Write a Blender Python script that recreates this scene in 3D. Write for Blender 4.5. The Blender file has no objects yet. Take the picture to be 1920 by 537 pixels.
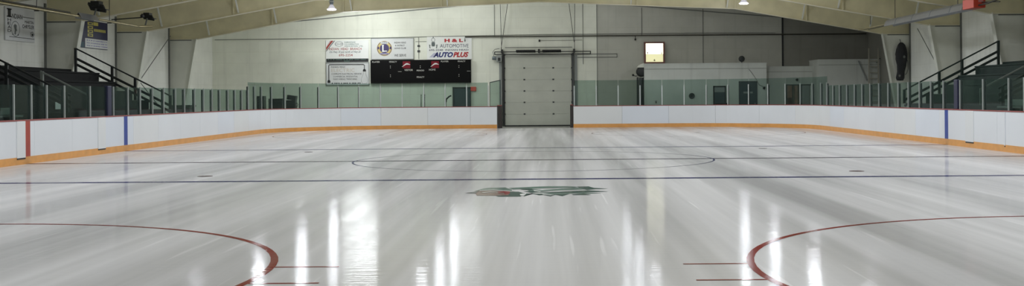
import bpy, bmesh, math, random
from mathutils import Vector, Matrix
random.seed(7)
SC = bpy.context.scene
COL = SC.collection
PI = math.pi

# ------------------------------------------------------------------ render look
SC.view_settings.view_transform = 'Standard'
SC.view_settings.look = 'None'
SC.view_settings.gamma = 1.0
SC.view_settings.exposure = 0.0
SC.view_settings.use_curve_mapping = False
SC.cycles.max_bounces = 10
SC.cycles.diffuse_bounces = 5
SC.cycles.glossy_bounces = 5
SC.cycles.transparent_max_bounces = 24
SC.cycles.caustics_reflective = False
SC.cycles.caustics_refractive = False
SC.cycles.use_denoising = True
SC.cycles.sample_clamp_indirect = 4.0
w = bpy.data.worlds.new('hall_air'); SC.world = w
w.use_nodes = True
w.node_tree.nodes['Background'].inputs[0].default_value = (0.55, 0.6, 0.6, 1)
w.node_tree.nodes['Background'].inputs[1].default_value = 0.02

# ------------------------------------------------------------------ helpers
def lin(c):
    return tuple(((x/255.0)/12.92 if x/255.0 <= 0.04045 else ((x/255.0+0.055)/1.055)**2.4) for x in c)

class MB:
    """collects shapes in world coordinates; build() links them as ONE mesh object"""
    def __init__(s): s.v = []; s.f = []; s.m = []; s.sm = []
    def add(s, vs, fs, m=0, smooth=False):
        n = len(s.v); s.v += [tuple(p) for p in vs]
        for f in fs: s.f.append([n+i for i in f]); s.m.append(m); s.sm.append(smooth)
        return s
    def box(s, x0, x1, y0, y1, z0, z1, m=0):
        if x0 > x1: x0, x1 = x1, x0
        if y0 > y1: y0, y1 = y1, y0
        vs = [(x, y, z) for x in (x0, x1) for y in (y0, y1) for z in (z0, z1)]
        return s.add(vs, [(0,1,3,2),(4,6,7,5),(0,4,5,1),(2,3,7,6),(0,2,6,4),(1,5,7,3)], m)
    def bar(s, p, q, a, b, up=(0,0,1), m=0):
        """rectangular bar from p to q, width a sideways and height b along up"""
        p = Vector(p); q = Vector(q); d = (q-p).normalized(); u = Vector(up)
        if abs(d.dot(u)) > 0.98: u = Vector((0,1,0))
        r = d.cross(u).normalized(); u = r.cross(d).normalized()
        vs = [c + r*(i*a/2) + u*(j*b/2) for c in (p, q) for i, j in ((-1,-1),(1,-1),(1,1),(-1,1))]
        return s.add(vs, [(3,2,1,0),(4,5,6,7),(0,1,5,4),(1,2,6,5),(2,3,7,6),(3,0,4,7)], m)
    def tube(s, pts, r, n=10, m=0, cap=True):
        pts = [Vector(p) for p in pts]; k = len(pts); vs = []
        rr = r if isinstance(r, (list, tuple)) else [r]*k
        t0 = (pts[1]-pts[0]).normalized()
        a = t0.cross(Vector((0,0,1)))
        if a.length < 0.05: a = t0.cross(Vector((0,1,0)))
        a.normalize()
        for i in range(k):
            t = (pts[min(i+1,k-1)]-pts[max(i-1,0)]).normalized()
            a = (a - t*a.dot(t)).normalized(); b = t.cross(a)
            for j in range(n):
                th = 2*PI*j/n; vs.append(pts[i] + (a*math.cos(th)+b*math.sin(th))*rr[i])
        fs = [(i*n+j, i*n+(j+1)%n, (i+1)*n+(j+1)%n, (i+1)*n+j) for i in range(k-1) for j in range(n)]
        s.add(vs, fs, m, True)
        if cap:
            s.add(vs[:n], [tuple(range(n-1,-1,-1))], m); s.add(vs[-n:], [tuple(range(n))], m)
        return s
    def lathe(s, prof, c, axis=(0,0,1), n=24, m=0, smooth=True):
        """profile [(radius, height along axis)] turned round axis through c"""
        c = Vector(c); ax = Vector(axis).normalized()
        a = ax.cross(Vector((0,0,1)))
        if a.length < 0.05: a = Vector((1,0,0))
        a.normalize(); b = ax.cross(a); vs = []
        for r, h in prof:
            for j in range(n):
                th = 2*PI*j/n; vs.append(c + ax*h + (a*math.cos(th)+b*math.sin(th))*max(r, 1e-4))
        k = len(prof)
        fs = [(i*n+j, i*n+(j+1)%n, (i+1)*n+(j+1)%n, (i+1)*n+j) for i in range(k-1) for j in range(n)]
        return s.add(vs, fs, m, smooth)
    def prism(s, poly, fn, d, m=0):
        """outline poly (u, v) mapped by fn(u, v, w), w running 0..d"""
        n = len(poly)
        vs = [fn(u, v, 0) for u, v in poly] + [fn(u, v, d) for u, v in poly]
        fs = [tuple(range(n)), tuple(range(2*n-1, n-1, -1))] + [(i, i+n, (i+1)%n+n, (i+1)%n) for i in range(n)]
        return s.add(vs, fs, m)
    def face(s, pts, m=0):
        return s.add(pts, [tuple(range(len(pts)))], m)
    def build(s, name, mats, parent=None, bevel=0.0, seg=2, wrap=None):
        me = bpy.data.meshes.new(name)
        off = Vector((0,0,0))
        p = parent
        while p is not None: off = off + p.location; p = p.parent
        me.from_pydata([tuple(Vector(v)-off) for v in s.v], [], s.f)
        if not isinstance(mats, (list, tuple)): mats = [mats]
        for mt in mats: me.materials.append(mt)
        for i, pl in enumerate(me.polygons):
            pl.material_index = s.m[i]; pl.use_smooth = s.sm[i]
        bm = bmesh.new(); bm.from_mesh(me)
        bmesh.ops.recalc_face_normals(bm, faces=bm.faces); bm.to_mesh(me); bm.free()
        o = bpy.data.objects.new(name, me); COL.objects.link(o)
        if parent is not None: o.parent = parent
        if bevel > 0:
            b = o.modifiers.new('edge_rounding', 'BEVEL'); b.width = bevel; b.segments = seg; b.limit_method = 'ANGLE'
        return o

def tag(o, label, cat, group=None):
    o['label'] = label; o['category'] = cat
    if group: o['group'] = group
    return o
def struct(o, label=None):
    o['kind'] = 'structure'
    if label: o['label'] = label
    return o
def thing(name, label, cat, loc=(0,0,0), group=None):
    o = bpy.data.objects.new(name, None); COL.objects.link(o); o.location = loc
    o.empty_display_size = 0.2
    return tag(o, label, cat, group)
def holder(name, loc=(0,0,0)):
    o = bpy.data.objects.new(name, None); COL.objects.link(o); o.location = loc
    return o
def dup(root, loc, label=None):
    r = root.copy(); COL.objects.link(r); r.location = loc
    if label: r['label'] = label
    for ch in list(root.children):
        c = ch.copy(); COL.objects.link(c); c.parent = r
        for g in list(ch.children):
            d = g.copy(); COL.objects.link(d); d.parent = c
    return r

# ------------------------------------------------------------------ materials
def mat(name, rgb, rough=0.6, metal=0.0, spec=0.5, var=0.0, vscale=3.0, bump=0.0, bscale=40.0, emit=None, estr=0.0, coat=0.0):
    m = bpy.data.materials.new(name); m.use_nodes = True
    nt = m.node_tree; N = nt.nodes; L = nt.links
    b = N['Principled BSDF']
    c = lin(rgb) + (1,)
    b.inputs['Base Color'].default_value = c
    b.inputs['Roughness'].default_value = rough
    b.inputs['Metallic'].default_value = metal
    b.inputs['Specular IOR Level'].default_value = spec
    b.inputs['Coat Weight'].default_value = coat
    if var > 0 or bump > 0:
        g = N.new('ShaderNodeNewGeometry')
    if var > 0:
        t = N.new('ShaderNodeTexNoise'); t.inputs['Scale'].default_value = vscale; t.inputs['Detail'].default_value = 4
        L.new(g.outputs['Position'], t.inputs['Vector'])
        r = N.new('ShaderNodeMapRange'); r.inputs[1].default_value = 0.3; r.inputs[2].default_value = 0.7
        r.inputs[3].default_value = 1-var; r.inputs[4].default_value = 1+var*0.4
        L.new(t.outputs['Fac'], r.inputs[0])
        mx = N.new('ShaderNodeMix'); mx.data_type = 'RGBA'; mx.blend_type = 'MULTIPLY'; mx.inputs[0].default_value = 1
        mx.inputs[6].default_value = c; L.new(r.outputs[0], mx.inputs[7]); L.new(mx.outputs[2], b.inputs['Base Color'])
    if bump > 0:
        t2 = N.new('ShaderNodeTexNoise'); t2.inputs['Scale'].default_value = bscale; t2.inputs['Detail'].default_value = 3
        L.new(g.outputs['Position'], t2.inputs['Vector'])
        bp = N.new('ShaderNodeBump'); bp.inputs['Strength'].default_value = bump; bp.inputs['Distance'].default_value = 0.02
        L.new(t2.outputs['Fac'], bp.inputs['Height']); L.new(bp.outputs[0], b.inputs['Normal'])
    if emit:
        b.inputs['Emission Color'].default_value = lin(emit) + (1,); b.inputs['Emission Strength'].default_value = estr
    return m

def block_mat(name, rgb, axis, bw=1.2, bh=0.6, joint=0.92):
    """painted block / sheet wall: faint joints and grime; axis = which world axis runs along the wall"""
    m = mat(name, rgb, 0.55, var=0.09, vscale=0.9)
    nt = m.node_tree; N = nt.nodes; L = nt.links; b = N['Principled BSDF']
    g = N.new('ShaderNodeNewGeometry'); sp = N.new('ShaderNodeSeparateXYZ'); cb = N.new('ShaderNodeCombineXYZ')
    L.new(g.outputs['Position'], sp.inputs[0]); L.new(sp.outputs[axis], cb.inputs[0]); L.new(sp.outputs[2], cb.inputs[1])
    br = N.new('ShaderNodeTexBrick'); L.new(cb.outputs[0], br.inputs['Vector'])
    br.inputs['Color1'].default_value = (1,1,1,1); br.inputs['Color2'].default_value = (0.965,0.965,0.96,1)
    br.inputs['Mortar'].default_value = (joint,joint,joint*0.98,1)
    br.inputs['Scale'].default_value = 1; br.inputs['Mortar Size'].default_value = 0.012
    br.inputs['Brick Width'].default_value = bw; br.inputs['Row Height'].default_value = bh
    old = b.inputs['Base Color'].links[0].from_socket
    mx = N.new('ShaderNodeMix'); mx.data_type = 'RGBA'; mx.blend_type = 'MULTIPLY'; mx.inputs[0].default_value = 1
    L.new(old, mx.inputs[6]); L.new(br.outputs['Color'], mx.inputs[7]); L.new(mx.outputs[2], b.inputs['Base Color'])
    # vertical dirt runs and puck scuffs
    mp = N.new('ShaderNodeMapping'); mp.inputs['Scale'].default_value = (2.2, 0.12, 1) ; L.new(cb.outputs[0], mp.inputs['Vector'])
    n2 = N.new('ShaderNodeTexNoise'); n2.inputs['Scale'].default_value = 1.5; n2.inputs['Detail'].default_value = 5; L.new(mp.outputs[0], n2.inputs['Vector'])
    r2 = N.new('ShaderNodeMapRange'); r2.inputs[1].default_value = 0.55; r2.inputs[2].default_value = 0.8; r2.inputs[3].default_value = 1; r2.inputs[4].default_value = 0.86
    L.new(n2.outputs['Fac'], r2.inputs[0])
    mx2 = N.new('ShaderNodeMix'); mx2.data_type = 'RGBA'; mx2.blend_type = 'MULTIPLY'; mx2.inputs[0].default_value = 1
    L.new(mx.outputs[2], mx2.inputs[6]); L.new(r2.outputs[0], mx2.inputs[7]); L.new(mx2.outputs[2], b.inputs['Base Color'])
    return m

def ice_mat(name, rgb, painted=False):
    m = bpy.data.materials.new(name); m.use_nodes = True
    nt = m.node_tree; N = nt.nodes; L = nt.links; b = N['Principled BSDF']
    b.inputs['IOR'].default_value = 1.31; b.inputs['Specular IOR Level'].default_value = 0.4
    g = N.new('ShaderNodeNewGeometry')
    def streak(sx, sy, scale, detail=4):
        mp = N.new('ShaderNodeMapping'); mp.inputs['Scale'].default_value = (sx, sy, 1)
        L.new(g.outputs['Position'], mp.inputs['Vector'])
        t = N.new('ShaderNodeTexNoise'); t.inputs['Scale'].default_value = scale; t.inputs['Detail'].default_value = detail
        L.new(mp.outputs[0], t.inputs['Vector']); return t.outputs['Fac']
    def rng(src, a, b_, c, d):
        r = N.new('ShaderNodeMapRange'); r.inputs[1].default_value = a; r.inputs[2].default_value = b_
        r.inputs[3].default_value = c; r.inputs[4].default_value = d; L.new(src, r.inputs[0]); return r.outputs[0]
    def mul(a, b_):
        x = N.new('ShaderNodeMath'); x.operation = 'MULTIPLY'; L.new(a, x.inputs[0]); L.new(b_, x.inputs[1]); return x.outputs[0]
    wide = rng(streak(0.55, 0.02, 1.0, 3), 0.38, 0.62, 0.81, 1.06)
    fine = rng(streak(5.0, 0.05, 1.0, 4), 0.36, 0.66, 0.93, 1.03)
    cut = rng(streak(9.0, 0.22, 1.0, 2), 0.665, 0.73, 1.0, 1.18)
    tone = mul(mul(wide, fine), cut)
    mx = N.new('ShaderNodeMix'); mx.data_type = 'RGBA'; mx.blend_type = 'MULTIPLY'; mx.inputs[0].default_value = 0.45 if painted else 1.0
    mx.inputs[6].default_value = lin(rgb)+(1,); L.new(tone, mx.inputs[7]); L.new(mx.outputs[2], b.inputs['Base Color'])
    ro = rng(streak(0.9, 0.03, 1.3, 4), 0.38, 0.62, 0.05, 0.12)
    L.new(ro, b.inputs['Roughness'])
    t = N.new('ShaderNodeTexNoise'); t.inputs['Scale'].default_value = 2.3; t.inputs['Detail'].default_value = 5
    mp = N.new('ShaderNodeMapping'); mp.inputs['Scale'].default_value = (0.5, 7.0, 1); L.new(g.outputs['Position'], mp.inputs['Vector']); L.new(mp.outputs[0], t.inputs['Vector'])
    bp = N.new('ShaderNodeBump'); bp.inputs['Strength'].default_value = 0.10; bp.inputs['Distance'].default_value = 0.02
    L.new(t.outputs['Fac'], bp.inputs['Height']); L.new(bp.outputs[0], b.inputs['Normal'])
    # snow-scuffed, unpolished share of the surface, left in passes along the rink
    df = N.new('ShaderNodeBsdfDiffuse'); L.new(mx.outputs[2], df.inputs[0])
    fa = rng(streak(1.1, 0.035, 1.0, 5), 0.38, 0.64, 0.26, 0.76)
    ms = N.new('ShaderNodeMixShader'); L.new(fa, ms.inputs[0]); L.new(b.outputs[0], ms.inputs[1]); L.new(df.outputs[0], ms.inputs[2])
    L.new(ms.outputs[0], N['Material Output'].inputs['Surface'])
    return m

def glass_mat(name, tint, haze, hz=0.12):
    m = bpy.data.materials.new(name); m.use_nodes = True
    nt = m.node_tree; N = nt.nodes; L = nt.links
    N.remove(N['Principled BSDF']); out = N['Material Output']
    tr = N.new('ShaderNodeBsdfTransparent'); tr.inputs[0].default_value = tint + (1,)
    gl = N.new('ShaderNodeBsdfGlossy'); gl.inputs['Roughness'].default_value = 0.03
    df = N.new('ShaderNodeBsdfDiffuse'); df.inputs[0].default_value = haze + (1,)
    a = N.new('ShaderNodeMixShader'); a.inputs[0].default_value = hz; L.new(tr.outputs[0], a.inputs[1]); L.new(df.outputs[0], a.inputs[2])
    fr = N.new('ShaderNodeFresnel'); fr.inputs[0].default_value = 1.45
    sc = N.new('ShaderNodeMath'); sc.operation = 'MULTIPLY'; sc.inputs[1].default_value = 0.13; L.new(fr.outputs[0], sc.inputs[0])
    x = N.new('ShaderNodeMixShader'); L.new(sc.outputs[0], x.inputs[0]); L.new(a.outputs[0], x.inputs[1]); L.new(gl.outputs[0], x.inputs[2])
    L.new(x.outputs[0], out.inputs['Surface'])
    return m

M = dict(
    wall_x = block_mat('painted_block_end', (228,230,218), 0),
    wall_dim = block_mat('dimmed_block_end', (182,182,173), 0),  # light falloff toward the right put into a greyer wall colour
    wall_dark = block_mat('shaded_block_end', (140,139,131), 0),  # deeper falloff in the far right corner, also put into the colour
    wall_shade_y = block_mat('shaded_block_side', (140,139,131), 1),  # same corner shade put into the side wall colour
    wall_y = block_mat('painted_block_side', (229,230,223), 1),
    room = block_mat('painted_room_front', (206,209,203), 0, 1.2, 2.4, 0.95),
    concrete = mat('concrete', (150,150,146), 0.7, var=0.15, vscale=1.2, bump=0.1),
    ceiling = mat('roof_liner', (220,217,202), 0.8, var=0.08),
    tan = mat('tan_steel', (214,206,170), 0.38, var=0.13, vscale=1.6),
    tan_lit = mat('lit_tan_flange', (228,222,198), 0.4, var=0.1, vscale=1.6),  # light caught by the beam flanges put into a paler tan
    col_white = mat('white_column_sheet', (214,215,204), 0.5, var=0.08, vscale=1.4),
    ice = ice_mat('white_ice', (216,215,216)),
    ice_red = ice_mat('ice_paint_red', (132,48,42), True),
    ice_dark = ice_mat('ice_paint_centre', (62,50,66), True),
    ice_blue = ice_mat('ice_paint_blue', (44,46,96), True),
    ice_spot = ice_mat('ice_paint_spot', (78,48,46), True),
    e_green = ice_mat('ice_paint_green', (108,130,121), True),
    e_dark = ice_mat('ice_paint_dark_green', (74,94,88), True),
    e_grey = ice_mat('ice_paint_grey', (100,104,102), True),
    e_skin = ice_mat('ice_paint_brown', (136,112,104), True),
    e_red = ice_mat('ice_paint_face_red', (142,62,64), True),
    e_white = ice_mat('ice_paint_white', (228,230,228), True),
    board = mat('white_board', (222,225,229), 0.32, var=0.03, vscale=0.7),
    board2 = mat('white_board_bluish', (219,224,232), 0.32, var=0.03, vscale=0.7),
    board3 = mat('white_board_cream', (222,224,225), 0.34, var=0.03, vscale=0.7),
    kick = mat('orange_kickplate', (218,156,84), 0.4, var=0.12, vscale=4),
    cap = mat('red_cap', (140,58,54), 0.45, var=0.15, vscale=5),
    stripe_red = mat('red_stripe', (168,62,48), 0.35, var=0.1),
    stripe_blue = mat('blue_stripe', (38,66,150), 0.35, var=0.08),
    backing = mat('board_frame_dark', (70,72,72), 0.6),
    jamb = mat('dark_jamb', (44,36,32), 0.6, var=0.3, vscale=5),
    post = mat('aluminium_post', (186,192,190), 0.35, metal=0.7, var=0.1),
    post_dark = mat('dark_post_side', (50,58,60), 0.5, metal=0.3),
    pad_navy = mat('navy_pad', (17,19,52), 0.6),
    glass = glass_mat('green_tint_glass', (0.71,0.785,0.755), (0.36,0.46,0.43), 0.014),
    blk_green = mat('black_green_paint', (9,12,12), 0.7, spec=0.15, var=0.25, vscale=2),
    dk_green = mat('dark_green_paint', (34,48,43), 0.7, spec=0.2, var=0.25, vscale=2),
    rail_black = mat('black_rail', (22,27,28), 0.45),
    rail_green = mat('dark_green_rail', (26,40,36), 0.45),
    rail_grey = mat('worn_grey_rail', (112,118,112), 0.45, metal=0.3),
    door_ins = mat('insulated_door', (186,188,178), 0.5, var=0.08, vscale=1.5),
    groove = mat('door_groove', (132,134,126), 0.6),
    black = mat('black_steel', (24,26,27), 0.5, var=0.2, vscale=8),
    dark_grey = mat('dark_grey', (60,64,64), 0.5, var=0.15),
    grey = mat('grey_paint', (142,146,144), 0.5, var=0.08),
    pipe = mat('dark_pipe', (58,56,48), 0.45, metal=0.4),
    cable = mat('grey_cable', (104,106,102), 0.6),
    rod = mat('steel_rod', (70,70,68), 0.4, metal=0.6),
    sign_white = mat('sign_white', (226,228,226), 0.4, var=0.03),
    sign_grey = mat('sign_pale_grey', (206,208,208), 0.4, var=0.04),
    s_red = mat('sign_red', (170,36,44), 0.5),
    s_dkred = mat('sign_brick_red', (150,58,50), 0.5),
    s_pink = mat('sign_faded_red', (190,120,120), 0.5),
    s_black = mat('sign_black', (28,30,32), 0.5),
    s_grey = mat('sign_mid_grey', (92,100,100), 0.5),
    s_green = mat('sign_grey_green', (84,112,104), 0.5),
    s_navy = mat('sign_navy', (30,32,72), 0.5),
    s_blue = mat('sign_blue_text', (34,40,110), 0.5),
    s_lilac = mat('sign_lilac', (150,148,190), 0.5),
    s_purple = mat('sign_purple', (52,38,92), 0.5),
    s_gold = mat('sign_gold', (196,176,104), 0.5),
    s_pale = mat('sign_faint_tan', (190,184,174), 0.5),
    s_yellow = mat('sign_yellow', (196,186,96), 0.5),
    s_teal = mat('sign_teal', (30,72,92), 0.5),
    score = mat('scoreboard_black', (5,5,6), 0.6, spec=0.15),
    score_white = mat('scoreboard_lettering', (196,196,190), 0.5),
    score_red = mat('scoreboard_red', (112,22,36), 0.6, spec=0.2),
    orange_red = mat('orange_red', (196,66,44), 0.45, var=0.06),
    sign_coral = mat('coral_red', (222,96,84), 0.5),
    slate = mat('slate_door', (64,76,80), 0.5, var=0.12, vscale=3),
    window_dark = mat('dark_window', (42,56,58), 0.15),
    brown = mat('brown_wood', (150,118,100), 0.55, var=0.25, vscale=5),
    dk_brown = mat('dark_brown_wood', (74,56,46), 0.6, var=0.2, vscale=5),
    frame_brown = mat('clock_frame_brown', (112,72,66), 0.5),
    hood = mat('galvanised_hood', (150,152,156), 0.32, metal=0.55, var=0.08, vscale=2),
    brass = mat('heated_tube', (172,162,128), 0.28, metal=0.8, var=0.2, vscale=3),
    bag = mat('black_fabric', (34,35,38), 0.75, var=0.3, vscale=9, bump=0.5, bscale=14),
    case = mat('black_case', (20,24,26), 0.45, var=0.2, vscale=4),
    lamp_body = mat('lamp_grey', (120,130,136), 0.35, metal=0.5),
    lamp_skirt = mat('lamp_glass', (222,226,232), 0.2, emit=(222,214,236), estr=0.35),
    lamp_on = mat('lamp_glow', (255,255,255), 0.3, emit=(255,244,250), estr=9.0),
    clock_up = mat('clock_face_white', (250,250,235), 0.4, emit=(255,253,224), estr=2.6),
    clock_dn = mat('clock_face_lower', (226,222,160), 0.4, emit=(230,226,186), estr=0.72),
    num = mat('clock_numeral', (84,72,56), 0.6),
    num_pale = mat('clock_pale_numeral', (214,196,178), 0.6, emit=(230,216,190), estr=1.0),
    paper = mat('white_paper', (200,206,202), 0.7),
    wood_pale = mat('pale_bench', (112,120,115), 0.6, var=0.15),
    ladder = mat('ladder_wood', (168,164,150), 0.6, var=0.1),
    tape = mat('stick_tape', (150,154,146), 0.7),
)

# ------------------------------------------------------------------ lettering
def text_geo(body, shear=0.0, bold=0.0, size=1.0, space=1.0):
    cu = bpy.data.curves.new('glyphs', 'FONT'); cu.body = body; cu.size = size; cu.shear = shear; cu.offset = bold
    cu.resolution_u = 3; cu.space_character = space
    ob = bpy.data.objects.new('glyphs', cu); COL.objects.link(ob)
    bpy.context.view_layer.update()
    me = bpy.data.meshes.new_from_object(ob.evaluated_get(bpy.context.evaluated_depsgraph_get()))
    vs = [tuple(v.co) for v in me.vertices]; fs = [tuple(p.vertices) for p in me.polygons]
    bpy.data.objects.remove(ob); bpy.data.curves.remove(cu); bpy.data.meshes.remove(me)
    return vs, fs
def put_text(mb, body, u0, u1, v0, v1, fn, m=0, **k):
    """fit the words into the rectangle (u0..u1, v0..v1) of a surface given by fn(u, v, w)"""
    vs, fs = text_geo(body, **k)
    if not vs: return
    xs = [v[0] for v in vs]; ys = [v[1] for v in vs]
    ax, bx, ay, by = min(xs), max(xs), min(ys), max(ys)
    sx = (u1-u0)/max(bx-ax, 1e-6); sy = (v1-v0)/max(by-ay, 1e-6)
    mb.add([fn(u0+(x-ax)*sx, v0+(y-ay)*sy, 0) for x, y, z in vs], fs, m)
def rect(mb, u0, u1, v0, v1, fn, d=0.004, m=0):
    mb.prism([(u0,v0),(u1,v0),(u1,v1),(u0,v1)], fn, d, m)
def write(root, mt, body, u0, u1, v0, v1, fn, name='lettering', **k):
    mb = MB(); put_text(mb, body, u0, u1, v0, v1, fn, **k); return mb.build(name, mt, root)
def ring(mb, cu, cv, r0, r1, fn, n=40, m=0, a0=0, a1=2*PI):
    pts = [a0+(a1-a0)*i/n for i in range(n+1)]
    for i in range(n):
        a, b = pts[i], pts[i+1]
        mb.face([fn(cu+r0*math.cos(a), cv+r0*math.sin(a), 0), fn(cu+r1*math.cos(a), cv+r1*math.sin(a), 0),
                 fn(cu+r1*math.cos(b), cv+r1*math.sin(b), 0), fn(cu+r0*math.cos(b), cv+r0*math.sin(b), 0)], m)
def oval(mb, cu, cv, ru, rv, fn, n=36, m=0):
    mb.face([fn(cu+ru*math.cos(2*PI*i/n), cv+rv*math.sin(2*PI*i/n), 0) for i in range(n)], m)
def on_y(y):              # wall plane facing the ice from the far end
    return lambda u, v, w=0: (u, y+w, v)
def on_x(x):              # left side wall plane, u runs away from the camera
    return lambda u, v, w=0: (x-w, u, v)

# ------------------------------------------------------------------ camera
cam_data = bpy.data.cameras.new('camera'); cam = bpy.data.objects.new('camera', cam_data); COL.objects.link(cam)
cam_data.sensor_fit = 'HORIZONTAL'; cam_data.sensor_width = 36.0
cam_data.lens = 36.0*2175.87/1920
cam_data.shift_x = -(1026.16-960)/1920
cam_data.shift_y = -(268.5-180.97)/1920
cam.matrix_world = Matrix.Translation((0.3607, -29.70, 1.6255)) @ Matrix.Rotation(PI/2, 4, 'X') @ Matrix.Rotation(-0.0078, 4, 'Z')
cam_data.clip_end = 300
SC.camera = cam

# ------------------------------------------------------------------ shell
WX, YE, YN = 18.15, 34.5, -38.0
def roof_z(x): return 7.70 - 0.083*abs(x)
def gable(y0, y1, name, m):
    mb = MB()
    mb.prism([(-WX-.2,-.3),(WX+.2,-.3),(WX+.2,roof_z(WX)+.05),(0,roof_z(0)+.05),(-WX-.2,roof_z(WX)+.05)], lambda u, v, w: (u, y0+w, v), y1-y0)
    return struct(mb.build(name, m))
mb = MB()
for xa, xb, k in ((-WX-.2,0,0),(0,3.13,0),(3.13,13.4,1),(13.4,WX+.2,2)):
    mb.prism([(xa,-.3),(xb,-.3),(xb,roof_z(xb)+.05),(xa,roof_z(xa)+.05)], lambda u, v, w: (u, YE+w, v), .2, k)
struct(mb.build('wall_back', [M['wall_x'], M['wall_dim'], M['wall_dark']]))  # falloff to the right painted in steps, changing at conduit and post
gable(YN-.2, YN, 'wall_front', M['wall_x'])
struct(MB().box(-WX-.2,-WX,YN,YE,-.3,roof_z(WX)).build('wall_left', M['wall_y']))
struct(MB().box(WX,WX+.2,YN,27.2,-.3,roof_z(WX)).box(WX,WX+.2,27.2,YE,-.3,roof_z(WX),1).build('wall_right', [M['wall_y'], M['wall_shade_y']]))  # far stretch painted darker to stand for the dim corner
struct(MB().box(-WX-.2,WX+.2,YN-.2,YE+.2,-.35,-.03).build('floor', M['concrete']))
mb = MB()
for s in (-1, 1):
    mb.prism([(0,roof_z(0)),(s*(WX+.2),roof_z(WX+.2)),(s*(WX+.2),roof_z(WX+.2)+.12),(0,roof_z(0)+.12)], lambda u, v, w: (u, YN-.2+w, v), YE-YN+.4)
struct(mb.build('ceiling', M['ceiling']))
# sloping cap strip on the end wall
mb = MB()
for s in (-1, 1):
    mb.bar((0,YE-.012,7.06),(s*18.1,YE-.012,5.50),.024,.05)
struct(mb.build('trim_1', M['cable']))
# vertical joint covers where the columns meet the side walls
FR = [27.3-7*i for i in range(10)]
mb = MB()
for s in (-1, 1):
    for y in FR: mb.box(s*(WX-.05), s*WX, y-.28, y-.16, 0, 5.2)
struct(mb.build('trim_2', M['cable']))

# thin crossed brace rods on the side walls
for (a, b, lb) in (((17.9,25.2,4.7),(17.9,21.6,2.3),'thin slanting brace rod on the right wall between two white columns'),
                   ((-17.9,26.6,4.7),(-17.9,21.2,1.9),'thin slanting brace rod on the left wall beyond the stair rail'),
                   ((-17.82,21.0,2.9),(-17.82,24.4,1.4),'short crossing brace rod low on the left wall beyond the stair rail')):
    mb = MB(); mb.tube([a, b], .02, 6); tag(mb.build('brace_rod', M['cable']), lb, 'rod')
# rigid portal frames: tapered columns and rafters
KX, KZ, HX, HZ, CZ = 16.82, 4.62, 9.6, 5.86, 6.27
def top_z(x): return 7.52 - 0.083*abs(x)
for i, y in enumerate(FR):
    root = struct(holder('roof_frame', (0, y, 0)))
    for s in (-1, 1):
        mb = MB()       # boxed white column
        mb.prism([(s*17.65,-.03),(s*WX,-.03),(s*WX,KZ-.05),(s*KX,KZ-.05)], lambda u, v, w: (u, y-.06+w, v), .12)
        mb.box(s*(KX+.25), s*WX, y-.075, y-.05, 4.50, 4.54, 1)
        mb.build('column_web', [M['col_white'], M['cable']], root)
        mb = MB(); mb.bar((s*17.65,y,-.03),(s*KX,y,KZ-.02),.30,.03,up=(s,0,0)); mb.build('column_flange', M['col_white'], root)
    lo = [(-WX,KZ-.06),(-KX,KZ-.06),(-HX,HZ),(0,CZ),(HX,HZ),(KX,KZ-.06),(WX,KZ-.06)]
    hi = [(WX,top_z(WX)),(0,top_z(0)),(-WX,top_z(WX))]
    MB().prism(lo+hi, lambda u, v, w: (u, y-.012+w, v), .024).build('rafter_web', M['tan'], root)
    mb = MB()
    for a, b in zip(lo[:-1], lo[1:]): mb.bar((a[0],y,a[1]),(b[0],y,b[1]),.26,.022)
    for a, b in zip(hi[:-1], hi[1:]): mb.bar((a[0],y,a[1]),(b[0],y,b[1]),.26,.022)
    mb.build('rafter_flange', M['tan_lit'], root)
    mb = MB()
    for x in (-13.1,-9.6,-4.8,0,4.8,9.6,13.1):
        a = abs(x); z0 = (KZ+(HZ-KZ)*(KX-a)/(KX-HX)) if a > HX else (HZ+(CZ-HZ)*(HX-a)/HX)
        mb.box(x-.03, x+.03, y-.12, y+.12, z0, top_z(x)-.02)
    mb.build('stiffener', M['tan'], root)
    mb = MB()
    for x in (-16.2,-12.9,-9.2,-4.5,4.5,9.2,12.9,16.2):
        a = abs(x); z0 = (KZ+(HZ-KZ)*(KX-a)/(KX-HX)) if a > HX else (HZ+(CZ-HZ)*(HX-a)/HX)
        for d in (-1, 1): mb.bar((x, y+d*.05, z0+.04),(x, y+d*1.1, top_z(x)+.1),.06,.06)
    mb.build('flange_brace', M['col_white'], root)

# dressing-room fronts on the right
def partition(name, x0, x1, y0, z1, cap):
    mb = MB(); mb.box(x0, x1, y0, YE, -.03, z1)
    mb.box(x0-.02, x1+(.02 if cap else 0), y0-.02, YE, z1, z1+.05); mb.box(x0, x1, y0-.012, y0, z1-.26, z1-.24, 1)
    return struct(mb.build(name, [M['room'], M['groove']]))
partition('partition_wall', 5.58, 12.16, 32.7, 3.30, True)
partition('partition_wall', 12.16, 14.87, 33.8, 3.12, False)
partition('partition_wall', 14.87, WX, 32.3, 3.44, True)

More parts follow.
